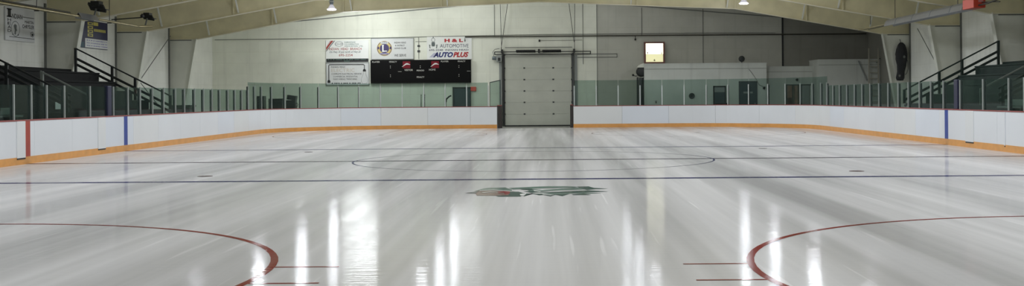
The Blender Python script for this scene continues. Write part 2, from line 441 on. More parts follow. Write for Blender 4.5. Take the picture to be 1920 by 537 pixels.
# ------------------------------------------------------------------ the ice
HW, YB, RC = 12.95, 30.1, 6.5
def rink_outline(off=0.0, n=16):
    pts = []
    for cx, cy, a0 in ((HW-RC, YB-RC, 0), (-HW+RC, YB-RC, PI/2), (-HW+RC, -YB+RC, PI), (HW-RC, -YB+RC, 1.5*PI)):
        for k in range(n+1):
            a = a0 + PI/2*k/n; pts.append((cx+(RC+off)*math.cos(a), cy+(RC+off)*math.sin(a)))
    return pts
ice = MB().prism(rink_outline(-.002), lambda u, v, w: (u, v, w-.03), .03).build('ice_sheet', M['ice'])
struct(ice, 'glossy white ice sheet of the rink')
def flat(poly, z=0.0015): return [(x, y, z) for x, y in poly]
def ice_part(name, mb, m, label=None):
    o = mb.build(name, m, ice)
    for pl in o.data.polygons:
        if pl.normal.z < 0: pl.flip()
    o.data.update()
    if label: o['label'] = label
    return o
ice_part('center_line', MB().face(flat([(-12.94,-.15),(12.94,-.15),(12.94,.15),(-12.94,.15)])), M['ice_dark'])
for y, lb in ((-6.92,'blue line across the ice in front of the center circle'), (6.92,'blue line across the ice beyond the center circle')):
    ice_part('blue_line', MB().face(flat([(-12.94,y-.15),(12.94,y-.15),(12.94,y+.15),(-12.94,y+.15)])), M['ice_blue'], lb)
hxg = math.sqrt(RC**2-(26.7-(YB-RC))**2)+HW-RC
ice_part('goal_line', MB().face(flat([(-hxg+.02,26.67),(hxg-.02,26.67),(hxg-.02,26.73),(-hxg+.02,26.73)])), M['e_skin'])
def circle(cx, cy, m, wd=.05, R=4.572):
    mb = MB(); ring(mb, cx, cy, R-wd/2, R+wd/2, lambda u, v, w: (u, v, .002), 96); return ice_part('face_off_circle', mb, m)
circle(0, 0, M['ice_blue'])
for s in (-1, 1):
    c = circle(s*6.855, -19.03, M['ice_red'], .075)
    mb = MB()
    for sx in (-1, 1):
        for dy in (-.49, .49):
            xa = s*6.855 + sx*math.sqrt(4.572**2-dy*dy); mb.face(flat([(xa,-19.03+dy-.025),(s*6.855+sx*5.2,-19.03+dy-.025),(s*6.855+sx*5.2,-19.03+dy+.025),(xa,-19.03+dy+.025)],.0025))
    ice_part('hash_mark', mb, M['ice_red'])
    circle(s*6.855, 20.6, M['e_skin'], .05)
    for y in (-5.3, 5.3, 20.6):
        mb = MB(); oval(mb, s*6.85, y, .16 if y < 0 else .13, .16, lambda u, v, w: (u, v, .003)); ice_part('face_off_spot', mb, M['ice_spot'])
    mb = MB()       # skate-worn referee arc by the side boards
EMBLEM = [
    ('green', 1, [(-0.92, -9.77), (-0.80, -9.24), (-0.70, -9.01), (-0.40, -8.97), (-0.33, -9.24), (-0.27, -9.48), (-0.26, -9.83), (-0.58, -9.50), (-0.83, -9.55), (-0.87, -9.72)]),
    ('skin', 1, [(-0.88, -9.72), (-0.82, -9.52), (-0.53, -9.69), (-0.26, -9.82), (-0.17, -9.93), (-0.17, -10.27), (-0.23, -10.52), (-0.34, -10.64), (-0.50, -10.68), (-0.81, -10.63), (-0.86, -10.20)]),
    ('grey', 2, [(-1.04, -10.10), (-0.90, -9.86), (-0.81, -9.66), (-0.85, -9.95), (-0.85, -10.24)]),
    ('red', 2, [(-0.50, -9.83), (-0.29, -9.73), (-0.28, -10.36), (-0.35, -10.45), (-0.39, -10.11), (-0.47, -10.27)]),
    ('white', 3, [(-0.83, -9.57), (-0.59, -9.48), (-0.26, -9.80), (-0.25, -9.90), (-0.58, -9.61), (-0.81, -9.68)]),
    ('white', 3, [(-0.76, -10.04), (-0.62, -9.92), (-0.42, -10.01), (-0.62, -10.02), (-0.74, -10.15)]),
    ('dark', 1, [(-0.30, -9.88), (-0.14, -9.93), (-0.03, -10.28), (-0.09, -10.89), (-0.45, -10.87), (-0.50, -10.68), (-0.29, -10.62)]),
    ('white', 3, [(-0.11, -10.44), (-0.05, -10.31), (-0.01, -10.53), (-0.05, -10.73), (-0.09, -10.70)]),
    ('green', 1, [(-0.34, -9.09), (0.07, -8.86), (0.34, -8.76), (0.70, -8.79), (0.91, -8.95), (0.82, -9.13), (0.52, -9.19), (0.11, -9.30), (-0.25, -9.43)]),
    ('dark', 2, [(-0.15, -9.31), (0.03, -9.22), (0.11, -9.43), (0.06, -9.64), (-0.09, -9.51)]),
    ('green', 1, [(-0.00, -9.59), (0.11, -9.39), (0.26, -9.60), (0.67, -9.26), (0.96, -9.07), (1.07, -9.48), (0.69, -9.66), (0.26, -9.81), (0.06, -9.92)]),
    ('dark', 1, [(0.88, -8.90), (1.09, -8.87), (1.17, -9.20), (1.41, -9.43), (1.18, -9.51), (1.03, -9.66), (0.96, -9.36)]),
    ('dark', 1, [(-0.06, -9.84), (0.11, -9.78), (0.40, -10.03), (0.76, -9.88), (1.06, -9.73), (1.38, -10.02), (1.13, -10.12), (0.68, -10.20), (0.34, -10.20), (0.06, -10.15)]),
    ('green', 1, [(0.06, -10.29), (0.40, -10.24), (0.68, -10.23), (0.96, -10.17), (1.26, -10.33), (1.03, -10.43), (0.79, -10.37), (0.51, -10.49), (0.21, -10.60)]),
    ('dark', 1, [(-0.04, -10.88), (0.00, -10.28), (0.12, -10.33), (0.21, -10.66), (0.28, -10.60), (0.40, -10.88), (0.48, -10.59), (0.59, -10.87), (0.72, -10.42), (0.59, -10.44), (0.37, -10.48), (0.20, -10.30), (0.09, -10.22)]),
    ('dark', 1, [(0.75, -10.55), (0.95, -10.39), (1.07, -10.68), (0.78, -10.67)]),
    ('white', 3, [(0.08, -10.22), (0.20, -10.17), (0.40, -10.25), (0.27, -10.38), (0.16, -10.37)]),
    ('white', 3, [(0.11, -9.64), (0.27, -9.87), (0.22, -10.00), (0.12, -9.85)]),
    ('white', 3, [(0.26, -10.47), (0.47, -10.62), (0.40, -10.71), (0.29, -10.61)]),
]
EM = ['green','skin','grey','red','white','dark']
mb = MB()
for k, (mname, lv, poly) in enumerate(EMBLEM):
    mb.face([(x, y, .001+.0014*lv+.00005*k) for x, y in poly], EM.index(mname))
o = ice_part('team_emblem', mb, [M['e_'+k] for k in EM], 'grey green painted head with long feathers and red cheek')

# ------------------------------------------------------------------ dasher boards
BZ, KZ0 = 1.10, 0.19
L1 = (YB-RC)+14.0; L2 = RC*PI/2
def path(s, side):
    """point and outward normal at distance s along the boards, starting 14 m before the center line"""
    if s < L1: x, y, nx, ny = -HW, -14+s, -1, 0
    elif s < L1+L2:
        a = PI-(s-L1)/RC; nx, ny = math.cos(a), math.sin(a); x, y = -HW+RC+RC*nx, YB-RC+RC*ny
    else: x, y, nx, ny = -HW+RC+(s-L1-L2), YB, 0, 1
    return (x*-side, y, nx*-side, ny)
def s_of_y(y): return y+14.0
def strip(mb, s0, s1, o0, o1, z0, z1, side, m=0, step=.5):
    n = 1 if s1 <= L1 or s0 >= L1+L2 else max(1, int((s1-s0)/step))
    ss = [s0+(s1-s0)*i/n for i in range(n+1)]; vs = []
    for s in ss:
        x, y, nx, ny = path(s, side)
        for o, z in ((o0,z0),(o1,z0),(o1,z1),(o0,z1)): vs.append((x+nx*o, y+ny*o, z))
    fs = [(0,1,2,3), tuple(4*n+k for k in (3,2,1,0))]
    for i in range(n):
        for k in range(4): fs.append((4*i+k, 4*i+(k+1)%4, 4*i+4+(k+1)%4, 4*i+4+k))
    mb.add(vs, fs, m)
def boards(name_label, s0, s1, seams, side, stripes=(), gates=()):
    x, y, _, _ = path((s0+s1)/2, side)
    root = thing('dasher_board', name_label, 'rink boards', (x, y, 0))
    cuts = [s0]+list(seams)+[s1]
    for i, (a, b) in enumerate(zip(cuts[:-1], cuts[1:])):
        mb = MB(); strip(mb, a+.004, b-.004, 0, .02, 0, BZ, side)
        mt = M['board']
        r = (i*7+(3 if side > 0 else 0)) % 5
        if r == 1: mt = M['board2']
        if r == 3: mt = M['board3']
        mb.build('panel', mt, root)
    mb = MB(); strip(mb, s0+.004, s1-.004, .022, .11, 0, BZ, side); mb.build('frame', M['backing'], root)
    mb = MB(); strip(mb, s0+.002, s1-.002, -.008, 0, 0, KZ0, side); mb.build('kickplate', M['kick'], root)
    mb = MB(); strip(mb, s0+.002, s1-.002, -.015, .13, BZ, BZ+.035, side); mb.build('cap_rail', M['cap'], root, .006)
    for yy, mt, lb in stripes:
        c = s_of_y(yy); mb = MB(); strip(mb, c-.15, c+.15, -.005, 0, .14, BZ, side)
        o = mb.build('stripe', mt, root); o['label'] = lb
    for a, b, tone in gates:
        mb = MB(); strip(mb, s_of_y(a), s_of_y(b), -.025, 0, .17, BZ, side)
        g = mb.build('gate_panel', M['board3'] if tone else M['board'], root, .004)
        mb = MB(); strip(mb, s_of_y(a), s_of_y(b), -.02, -.0085, .135, .168, side); mb.build('gate_gap', M['black'], g)
    return root
ST = lambda: ((0,M['stripe_red'],'red center stripe'),(-6.92,M['stripe_blue'],'blue stripe'),(6.92,M['stripe_blue'],'blue stripe'))
SEAM = L1+.45
XG0, XG1 = -2.24, 1.70
EL = L1+L2+(XG0-(-HW+RC)); ER = L1+L2+((HW-RC)-XG1)
side_seams = [2.4*i for i in range(1, 16)]
boards('long run of white rink boards below the black bleachers, with red and blue stripes', 0, SEAM, side_seams, -1, ST(), ((4.64,5.21,1),(-.62,-.16,1)))
boards('white rink boards curving behind the corner to the overhead door, below black scoreboard', SEAM, EL, [SEAM+1.2,SEAM+2.5,SEAM+5.9,SEAM+8.0,SEAM+10.4,SEAM+12.6], -1)
boards('long run of white rink boards below the dark green bleachers, with a blue stripe', 0, SEAM, side_seams, 1, ST(), ((4.57,5.22,1),(2.2,2.24,0)))
boards('white rink boards curving to the overhead door, in front of the pale dressing rooms', SEAM, ER, [SEAM+2.4,SEAM+4.8,SEAM+7.2,SEAM+9.6,SEAM+12.0], 1)
# gate posts either side of the resurfacer opening
for x0, x1, lb in ((XG0+.012, XG0+.25, 'dark wooden gate post at the board end beside the motor side of overhead door'), (XG1-.16, XG1-.012, 'thin dark gate post at the board end before the dressing rooms')):
    root = thing('gate_post', lb, 'post', ((x0+x1)/2, YB+.2, 0))
    MB().box(x0, x1, YB, YB+.5, -.03, 1.16).build('post', M['jamb'], root, .01)
    MB().box(x0-.005, x1+.005, YB-.012, YB+.51, 1.16, 1.19).build('cap', M['cap'], root, .004)
    MB().box(x0+.03, x0+.06, YB-.012, YB, .1, 1.1).build('edge_strip', M['rod'], root)

# ------------------------------------------------------------------ glass shields
def shield(label, ss, side, ztop, pz, wide=(), navy=()):
    a, b = path(ss[0], side), path(ss[-1], side)
    root = thing('glass_shield', label, 'rink glass', ((a[0]+b[0])/2, (a[1]+b[1])/2, BZ+.035))
    z0 = BZ+.036
    for s0, s1 in zip(ss[:-1], ss[1:]):
        p, q = path(s0, side), path(s1, side)
        P = Vector((p[0]+p[2]*.05, p[1]+p[3]*.05, 0)); Q = Vector((q[0]+q[2]*.05, q[1]+q[3]*.05, 0))
        d = (Q-P).normalized(); P = P+d*.012; Q = Q-d*.012
        mb = MB(); mb.bar((P.x,P.y,(z0+ztop)/2),(Q.x,Q.y,(z0+ztop)/2),.012,ztop-z0); mb.build('pane', M['glass'], root)
    for i, s in enumerate(ss):
        p = path(s, side); c = Vector((p[0]+p[2]*.05, p[1]+p[3]*.05, 0)); t = Vector((-p[3], p[2], 0)); nrm = Vector((p[2], p[3], 0))
        mb = MB()
        wd = .055
        mb.bar((c.x-nrm.x*.03, c.y-nrm.y*.03, z0),(c.x-nrm.x*.03, c.y-nrm.y*.03, pz), wd, .035, up=(nrm.x,nrm.y,0))
        mb.bar((c.x+nrm.x*.035, c.y+nrm.y*.035, z0),(c.x+nrm.x*.035, c.y+nrm.y*.035, pz-.05), wd*1.0, .045, up=(nrm.x,nrm.y,0), m=1)
        mb.build('post', [M['post'], M['post_dark']], root)
    for y in navy:
        p = path(s_of_y(y), side)
        mb = MB(); mb.box(p[0]+p[2]*.0, p[0]+p[2]*.12, y-.16, y+.16, z0, pz+.02)
        o = mb.build('padded_post', M['pad_navy'], root, .02); o['label'] = 'navy padded post'
    return root
lys = [-13.6+1.23*i for i in range(10)] + [-.71,.28,1.2,2.33,4.13,5.95,7.19,8.3,9.48,10.63,11.9,12.94,14.17,15.3,16.45,17.55,18.75,19.85,20.95,22.0]
rys = [-13.6+1.23*i for i in range(11)] + [-.1,.98,2.01,3.88,5.75,7.25,8.46,9.62,10.84,12.01,13.25,14.43,15.65,16.8,17.95,19.18,20.4,21.55,22.6]
shield('low green tinted glass along the boards in front of black bleachers', [s_of_y(y) for y in lys], -1, 2.02, 2.03, navy=(5.62,))
shield('low green tinted glass along the boards in front of dark green bleachers', [s_of_y(y) for y in rys], 1, 2.02, 2.03, navy=(6.1,))
a = s_of_y(22.0)+.08; n = 14
shield('tall green tinted glass behind the corner below the black scoreboard', [a+(EL-.45-a)*i/n for i in range(n+1)], -1, 2.36, 2.22)
a = s_of_y(22.6)+.08; n = 14
shield('tall green tinted glass in front of the pale dressing rooms', [a+(ER-.05-a)*i/n for i in range(n+1)], 1, 2.44, 2.16)
# glass gate leaf standing ajar beside the overhead door
root = thing('glass_gate', 'tall grey glass gate leaf standing ajar left of the overhead door', 'gate', (-2.4, 31.0, 0))
mb = MB(); mb.prism([(-2.64,1.14),(-2.10,1.14),(-2.10,2.47),(-2.64,2.36)], lambda u, v, w: (u, 31.4-(u+2.64)*.8+w, v), .012); mb.build('pane', M['glass'], root)
mb = MB(); f = lambda u, v: (u, 31.4-(u+2.64)*.8, v)
for p, q in (((-2.66,-.03),(-2.66,2.38)),((-2.08,-.03),(-2.08,2.49)),((-2.66,2.38),(-2.08,2.49)),((-2.66,1.12),(-2.08,1.12))): mb.bar(f(*p), f(*q), .03, .04)
mb.build('frame', M['post_dark'], root)
mb = MB(); mb.prism([(-2.64,0),(-2.10,0),(-2.10,1.1),(-2.64,1.1)], lambda u, v, w: (u, 31.4-(u+2.64)*.8+w, v), .02); mb.build('lower_panel', M['board'], root)

# ------------------------------------------------------------------ bleachers and handrails
def bleachers(side, m, label):
    root = thing('bleacher', label, 'bleachers', (side*15.3, 0, 0))
    y0, y1 = -14.0, 12.3
    for k in range(5):
        x = 13.43+.6*k; z = 1.27+.333*k
        mb = MB()
        mb.box(side*x, side*(x+.62), y0, y1, z-.05, z)                 # seat board
        mb.box(side*(x+.03), side*(x+.06), y0, y1, (-.03 if k == 0 else z-.34), z-.05)   # riser
        mb.build('bench_row', m, root)
    mb = MB()
    mb.prism([(side*13.5,-.03)]+sum([[(side*(13.5+.6*k), 1.2+.333*k),(side*(14.08+.6*k), 1.2+.333*k)] for k in range(5)], [])+[(side*17.1,2.53),(side*17.1,-.03)],
             lambda u, v, w: (u, y1-.03-w, v), .05)
    mb.build('end_panel', m, root)
    MB().box(side*16.45, side*17.12, y0, y1, 2.55, 2.60).build('walkway', m, root)
    MB().box(side*16.85, side*17.12, y0, y1+.0, 2.60, 2.74).build('kerb', m, root)
    mb = MB()
    for yy in (-12,-9,-6,-3,0,3,6,9):
        for k in range(4): mb.box(side*(13.9+.6*k), side*(13.96+.6*k), yy-.03, yy+.03, -.03, 1.2+.333*k)
    mb.build('support', m, root)
    return root
bleachers(-1, M['blk_green'], 'black stepped wooden bleachers along the wall with two sponsor signs')
bleachers(1, M['dk_green'], 'dark green stepped wooden bleachers below the long grey heater')
def seat_z(x):
    return 2.60 if x >= 16.45 else 1.27+.333*min(4, max(0, int((x-13.43)/.6)))
def handrail(side, y, m, label, x0=13.3, x1=16.72, mids=True, drops=(-.36, -.57), posts=((13.3,1.0),(14.57,1.9),(15.4,2.3),(16.72,2.6)), r=.026):
    root = thing('handrail', label, 'handrail', (side*x0, y, 0))
    tz = lambda x: 1.75+(x-13.3)*.512
    mb = MB(); mb.bar((side*x0,y,tz(x0)),(side*x1,y,tz(x1)),.05,.05); mb.build('top_rail', m, root, .008)
    if mids:
        for dz in drops:
            mb = MB(); mb.bar((side*x0,y,tz(x0)+dz),(side*x1,y,tz(x1)+dz),.045,.085); mb.build('mid_rail', m, root, .006)
    for x, zb in posts:
        mb = MB(); mb.box(side*(x-.045), side*(x+.045), y-.04, y+.04, seat_z(x)+.002, tz(x)+.02); mb.build('post', m, root, .006)
    return root
handrail(-1, 12.36, M['rail_black'], 'black three bar stair rail at the end of black bleachers, below the navy sign')
handrail(1, 12.36, M['rail_green'], 'dark three bar stair rail at the end of the dark green bleachers')
handrail(-1, 4.9, M['rail_grey'], 'worn grey stair rail rising over the black bleachers', x1=14.75, mids=False, posts=((13.3,1.26),(14.7,1.9)))
handrail(1, 4.9, M['rail_grey'], 'worn grey stair rail rising over the dark green bleachers', x1=15.6, mids=False, posts=((13.3,1.26),(15.0,2.2)))
handrail(-1, 3.6, M['rail_black'], 'black stair rail over the black bleachers below the portrait sign', drops=(-.19,-.35), posts=((13.42,1.26),(15.15,2.25),(16.72,2.6)))
handrail(1, 3.6, M['rail_green'], 'dark stair rail at the middle of the dark green bleachers, cut by photo edge', drops=(-.19,-.35), posts=((13.42,1.26),(15.15,2.25),(16.72,2.6)))
tag(MB().box(-14.02,-14.005,4.2,4.68,1.36,1.57).build('notice_sheet', M['paper']), 'white notice sheet pinned to a riser of the black bleachers', 'notice')
tag(MB().box(14.005,14.02,3.05,3.5,1.42,1.62).build('notice_sheet', M['paper']), 'pale notice sheet pinned to a riser of the dark green bleachers', 'notice')
def bench(side, y0, y1, label):
    root = thing('players_bench', label, 'bench', (side*13.25, (y0+y1)/2, 0))
    MB().box(side*13.14, side*13.40, y0, y1, 1.20, 1.25).build('seat', M['wood_pale'], root, .008)
    MB().box(side*13.37, side*13.41, y0, y1, 1.26, 1.44).build('backrest', M['wood_pale'], root, .008)
    for yy in (y0+.2, y1-.2): MB().box(side*13.2, side*13.36, yy-.03, yy+.03, -.03, 1.20).build('leg', M['dark_grey'], root)
bench(-1, -2.2, -.95, 'pale bench behind the glass before the black bleachers, at the photo edge')
bench(-1, -.55, .2, 'short pale bench behind the glass by the red striped boards')
bench(1, 1.6, 3.3, 'pale bench behind the glass before the dark green bleachers')

# ------------------------------------------------------------------ overhead door
root = thing('overhead_door', 'tall pale grey sectional overhead door at the far end of the ice', 'door', (-.13, 34.44, 0))
zs = [.02, .655, 1.30, 1.93, 2.56, 3.20, 3.94]
for i, (a, b) in enumerate(zip(zs[:-1], zs[1:])):
    sec = MB().box(-1.97, 1.71, 34.41, 34.46, a+.002, b-.002).build('door_section', M['door_ins'], root, .003)
    mb = MB()
    if i:
        for x in (-.9, .7): mb.box(x-.05, x+.05, 34.395, 34.41, a-.035, a+.045)
        mb.build('hinge', M['dark_grey'], sec, .004)
MB().box(-1.99, 1.73, 34.38, 34.47, -.03, .045).build('bottom_seal', M['black'], root)
for x, s in ((-2.05,-1),(1.79,1)):
    mb = MB(); mb.box(x-.06, x+.06, 34.33, 34.45, 0, 4.02)
    mb.build('track', M['black'] if s < 0 else M['dark_grey'], root, .008)
    mb = MB()
    for z in zs[1:]: mb.tube([(x-s*.10,34.37,z),(x,34.37,z)], .035, 8)
    mb.build('roller', M['black'], root)
    MB().box(x+s*.09, x+s*.24, 34.44, 34.49, 0, 3.9).build('jamb', M['grey'], root)
mb = MB(); mb.tube([(-1.75,34.29,2.0),(-1.75,34.29,2.02)], .01, 6)
# torsion spring shaft above the door
root = thing('spring_shaft', 'dark shaft with two coiled springs above the overhead door', 'door hardware', (0, 34.3, 4.1))
mb = MB(); mb.bar((-2.52,34.28,4.10),(2.76,34.28,4.10),.05,.045); mb.bar((-2.52,34.24,3.96),(2.76,34.24,3.96),.05,.045)
for x in (-2.52, 2.76): mb.bar((x,34.26,3.94),(x,34.26,4.12),.05,.05)
mb.build('rail', M['black'], root)
mb = MB(); mb.tube([(-1.95,34.36,4.34),(1.75,34.36,4.34)], .018, 8); mb.build('shaft', M['cable'], root)
for x0, x1 in ((-1.33,-.27),(.11,1.14)):
    mb = MB(); pts = []
    nt = 26
    for k in range(nt*8+1):
        a = 2*PI*k/8; u = x0+(x1-x0)*k/(nt*8); pts.append((u, 34.16+.065*math.cos(a), 4.12+.065*math.sin(a)))
    mb.tube(pts, .02, 5); mb.tube([(x0,34.16,4.12),(x1,34.16,4.12)], .05, 10); mb.build('spring', M['black'], root)
for x in (-2.12, -.08, 1.86):
    MB().box(x-.05, x+.05, 34.14, 34.495, 4.03, 4.24).build('bearing_bracket', M['black'], root, .01)
root = thing('door_motor', 'grey motor box beside the top of the overhead door', 'motor', (-2.3, 34.25, 3.8))
MB().box(-2.43,-2.13,34.16,34.42,3.55,3.9).build('housing', M['grey'], root, .03)
mb = MB(); mb.lathe([(0,-.02),(.09,-.02),(.1,0),(.1,.2),(.07,.22),(0,.22)], (-2.64,34.28,3.76), (1,0,0), 14); mb.build('drum', M['lamp_body'], root)
MB().box(-2.34,-2.2,34.145,34.16,3.6,3.78).build('cover', M['black'], root, .006)
mb = MB(); mb.tube([(-2.56,34.2,3.85),(-2.62,34.18,4.1),(-2.5,34.16,4.24),(-2.25,34.16,4.28)], .014, 6); mb.build('cable', M['dark_grey'], root)
# hanger rods from the roof to the spring rail
for i, (x0, z0, x1, z1, lb) in enumerate(((-2.20,6.95,-2.14,4.25,'straight steel hanger rod above the motor side of the overhead door'),
        (-1.70,6.95,-2.16,4.25,'slanting steel hanger rod above the motor side of the overhead door'),
        (1.92,6.95,1.88,4.25,'straight steel hanger rod above the dressing room side of the overhead door'),
        (1.52,6.95,1.86,4.6,'slanting steel hanger rod above the dressing room side of the overhead door'))):
    yy = 34.12 if x0 in (-1.70, 1.52) else 34.22
    mb = MB(); mb.bar((x0,yy,7.3),(x1,yy,z1),.03,.03); tag(mb.build('hanger_rod', M['rod']), lb, 'rod', 'hanger rods of the overhead door')
# pipes, conduits and small fittings on the end wall
mb = MB(); mb.tube([(-4.16,34.37,4.70),(-4.16,34.37,4.95),(18.0,34.37,4.95)], .032, 8)
tag(mb.build('sprinkler_pipe', M['pipe']), 'long dark horizontal pipe across the end wall above the door', 'pipe')
mb = MB(); mb.tube([(-18.0,34.46,4.90),(-9,34.46,4.94),(-3.2,34.46,5.02),(0,34.46,5.05),(9,34.46,5.06),(13,34.46,5.04)], .016, 6)
tag(mb.build('wall_cable', M['cable']), 'thin grey cable running along the end wall above the signs', 'cable')
for x, z0, z1, lb in ((-2.53,4.95,6.9,'thin conduit running up the end wall left of the door rods'),(2.36,3.4,6.9,'thin conduit running up the end wall right of the door rods'),
                  (3.13,1.2,6.9,'full height conduit on the end wall right of the overhead door')):
    mb = MB(); mb.tube([(x,34.484,z0),(x,34.484,z1)], .014, 6); tag(mb.build('conduit', M['cable']), lb, 'conduit')
mb = MB()
mb.tube([(5.62,34.484,4.95),(5.62,34.484,6.5)], .014, 6); tag(mb.build('conduit', M['rod']), 'short dark conduit above the dark pipe near the clock', 'conduit')
mb = MB(); mb.tube([(9.0,34.484,3.4),(9.0,34.484,6.4)], .014, 6); tag(mb.build('conduit', M['rod']), 'dark conduit rising behind the dressing room roof', 'conduit')
mb = MB(); mb.bar((13.4,34.48,3.2),(13.4,34.48,6.2),.09,.03)
tag(mb.build('steel_post', M['black']), 'dark steel post on the shaded end wall beyond the low roof', 'post')
root = thing('door_sensor', 'small dark sensor above the overhead door with a thin wire', 'sensor', (-.02, 34.42, 4.72))
mb = MB(); mb.lathe([(0,-.07),(.045,-.06),(.05,.04),(0,.06)], (-.05,34.45,4.72), (0,0,1), 10); mb.build('body', M['black'], root)
mb = MB(); mb.tube([(0,34.46,4.73),(1.2,34.46,4.72),(2.3,34.46,4.74)], .01, 5); mb.build('wire', M['cable'], root)
root = thing('pipe_valve', 'small dark valve hanging under the horizontal pipe', 'valve', (5.25, 34.43, 4.85))
mb = MB(); mb.tube([(5.25,34.37,4.93),(5.25,34.37,4.8)], .02, 6); mb.build('stem', M['black'], root)
mb = MB(); mb.lathe([(0,-.1),(.05,-.08),(.05,0),(0,.03)], (5.25,34.37,4.78), (0,0,1), 10); mb.build('body', M['black'], root)
mb = MB(); mb.box(2.05,4.25,34.47,YE,3.76,3.79); mb.box(2.05,4.25,34.47,YE,3.94,3.97); mb.box(4.22,4.25,34.47,YE,3.76,3.97)
tag(mb.build('cable_tray', M['cable']), 'pale cable loop on the wall right of the overhead door', 'cable')

# ------------------------------------------------------------------ signs on the end wall
ys = 34.44
def board_sign(name, label, cat, x0, x1, z0, z1, m, frame=None, y=ys):
    root = thing(name, label, cat, ((x0+x1)/2, y, z0))
    MB().box(x0, x1, y, YE, z0, z1).build('board', m, root, .006)
    if frame:
        mb = MB()
        for a, b, c, d in ((x0,x1,z0,z0+.03),(x0,x1,z1-.03,z1),(x0,x0+.03,z0,z1),(x1-.03,x1,z0,z1)): mb.box(a, b, y-.015, y+.01, c, d)
        mb.build('frame', frame, root)
    return root
F1 = on_y(ys-.004); F2 = on_y(ys-.006); F3 = on_y(ys-.008); F4 = on_y(ys-.010)
# co-operative sign
r = board_sign('sponsor_sign', 'white sponsor sign with red corner stripes and black strip, above the light bulb sign', 'sign', -11.86, -9.50, 3.60, 4.82, M['sign_white'])
mb = MB(); mb.face([F1(u,v) for u,v in ((-11.84,4.40),(-11.84,4.28),(-11.43,4.80),(-11.57,4.80))]); mb.face([F1(u,v) for u,v in ((-11.84,4.43),(-11.62,4.80),(-11.60,4.80),(-11.84,4.40))])
mb.build('corner_stripe', M['s_dkred'], r)
mb = MB(); mb.face([F1(u,v) for u,v in ((-11.84,4.25),(-11.84,4.19),(-11.34,4.80),(-11.40,4.80))]); mb.build('corner_stripe', M['s_grey'], r)
mb = MB(); ring(mb, 0, 0, .88, 1.0, lambda u, v, w: F1(-11.13+u*.23, 4.61+v*.14), 32); mb.build('emblem', M['s_grey'], r)
write(r, M['s_grey'], 'CO-OP', -11.31, -10.95, 4.555, 4.655, F1, bold=.011)
write(r, M['s_green'], 'SHERWOOD', -10.83, -10.22, 4.66, 4.75, F1, bold=.011)
write(r, M['s_green'], 'CO-OPERATIVE', -10.83, -10.04, 4.555, 4.635, F1, bold=.011)
write(r, M['s_green'], 'ASSOCIATION  LTD.', -10.83, -9.80, 4.45, 4.53, F1, bold=.011)
write(r, M['s_dkred'], 'INDIAN  HEAD  BRANCH', -11.68, -9.88, 4.27, 4.41, F1, bold=.011)
write(r, M['s_dkred'], '695-2254', -11.14, -10.38, 3.93, 4.06, F1, bold=.011)
write(r, M['s_grey'], 'On Hwy.10 just north of Hwy #1', -11.66, -9.92, 4.08, 4.24, F1, shear=.3, bold=.015)
mb = MB(); rect(mb, -11.84, -9.51, 3.615, 3.80, F1, .004); mb.build('black_strip', M['s_black'], r)
mb = MB()
random.seed(3); x = -11.75
while x < -9.65:
    d = random.uniform(.05,.11); mb.box(x, x+d, ys-.007, ys-.0045, 3.725, 3.765); x += d+random.choice((.02,.02,.08))
x = -10.85
while x < -10.55:
    d = random.uniform(.04,.07); mb.box(x, x+d, ys-.007, ys-.0045, 3.645, 3.685); x += d+.02
mb.build('faded_lettering', M['s_green'], r)
# electrician sign
r = board_sign('sponsor_sign', 'white sponsor sign with a light bulb on a cord, left of the black scoreboard', 'sign', -11.86, -9.47, 2.33, 3.585, M['sign_grey'], M['grey'])
mb = MB()
mb.tube([(-11.7,ys-.012,2.62),(-11.7,ys-.012,3.43),(-11.66,ys-.012,3.475),(-9.78,ys-.012,3.475),(-9.735,ys-.012,3.43),(-9.735,ys-.012,3.2)], .02, 6)
mb.build('drawn_cord', M['s_black'], r)
mb = MB(); mb.face([F1(u,v) for u,v in ((-11.78,2.46),(-11.62,2.46),(-11.62,2.56),(-11.66,2.63),(-11.74,2.63),(-11.78,2.56))]); mb.build('drawn_plug', M['s_black'], r)
mb = MB(); mb.face([F1(u,v) for u,v in ((-9.82,3.08),(-9.65,3.08),(-9.65,3.15),(-9.69,3.22),(-9.78,3.22),(-9.82,3.15))]); mb.build('drawn_socket', M['s_black'], r)
mb = MB()
prof = [(.055,3.07),(.06,2.98),(.085,2.88),(.145,2.76),(.18,2.64),(.17,2.52),(.12,2.43),(0,2.40)]
out = [(-9.735+a, z) for a, z in prof] + [(-9.735-a, z) for a, z in reversed(prof)]
for p, q in zip(out[:-1], out[1:]): mb.bar(F1(*p), F1(*q), .008, .018, up=(0,1,0))
mb.build('drawn_bulb', M['s_grey'], r)
write(r, M['s_black'], 'INDIAN HEAD', -11.58, -10.80, 3.30, 3.38, F1, bold=.011)
write(r, M['s_black'], 'COMPLETE ELECTRICAL SERVICE', -11.56, -9.90, 2.91, 3.0, F1, bold=0)
write(r, M['s_black'], 'COMMERCIAL RESIDENTIAL', -11.46, -10.10, 2.765, 2.85, F1, bold=0)
write(r, M['s_black'], 'FARM WIRING TRENCHING', -11.46, -10.15, 2.62, 2.71, F1, bold=0)
write(r, M['s_pale'], 'ELECTRIC', -11.58, -10.28, 3.06, 3.26, F1, bold=.02, space=1.1, name='faded_lettering')
mb = MB(); x = -11.55
while x < -10.0:
    d = random.uniform(.04,.09); mb.box(x, x+d, ys-.007, ys-.0045, 2.40, 2.475); x += d+random.choice((.02,.02,.07))
mb.build('faded_lettering', M['s_grey'], r)
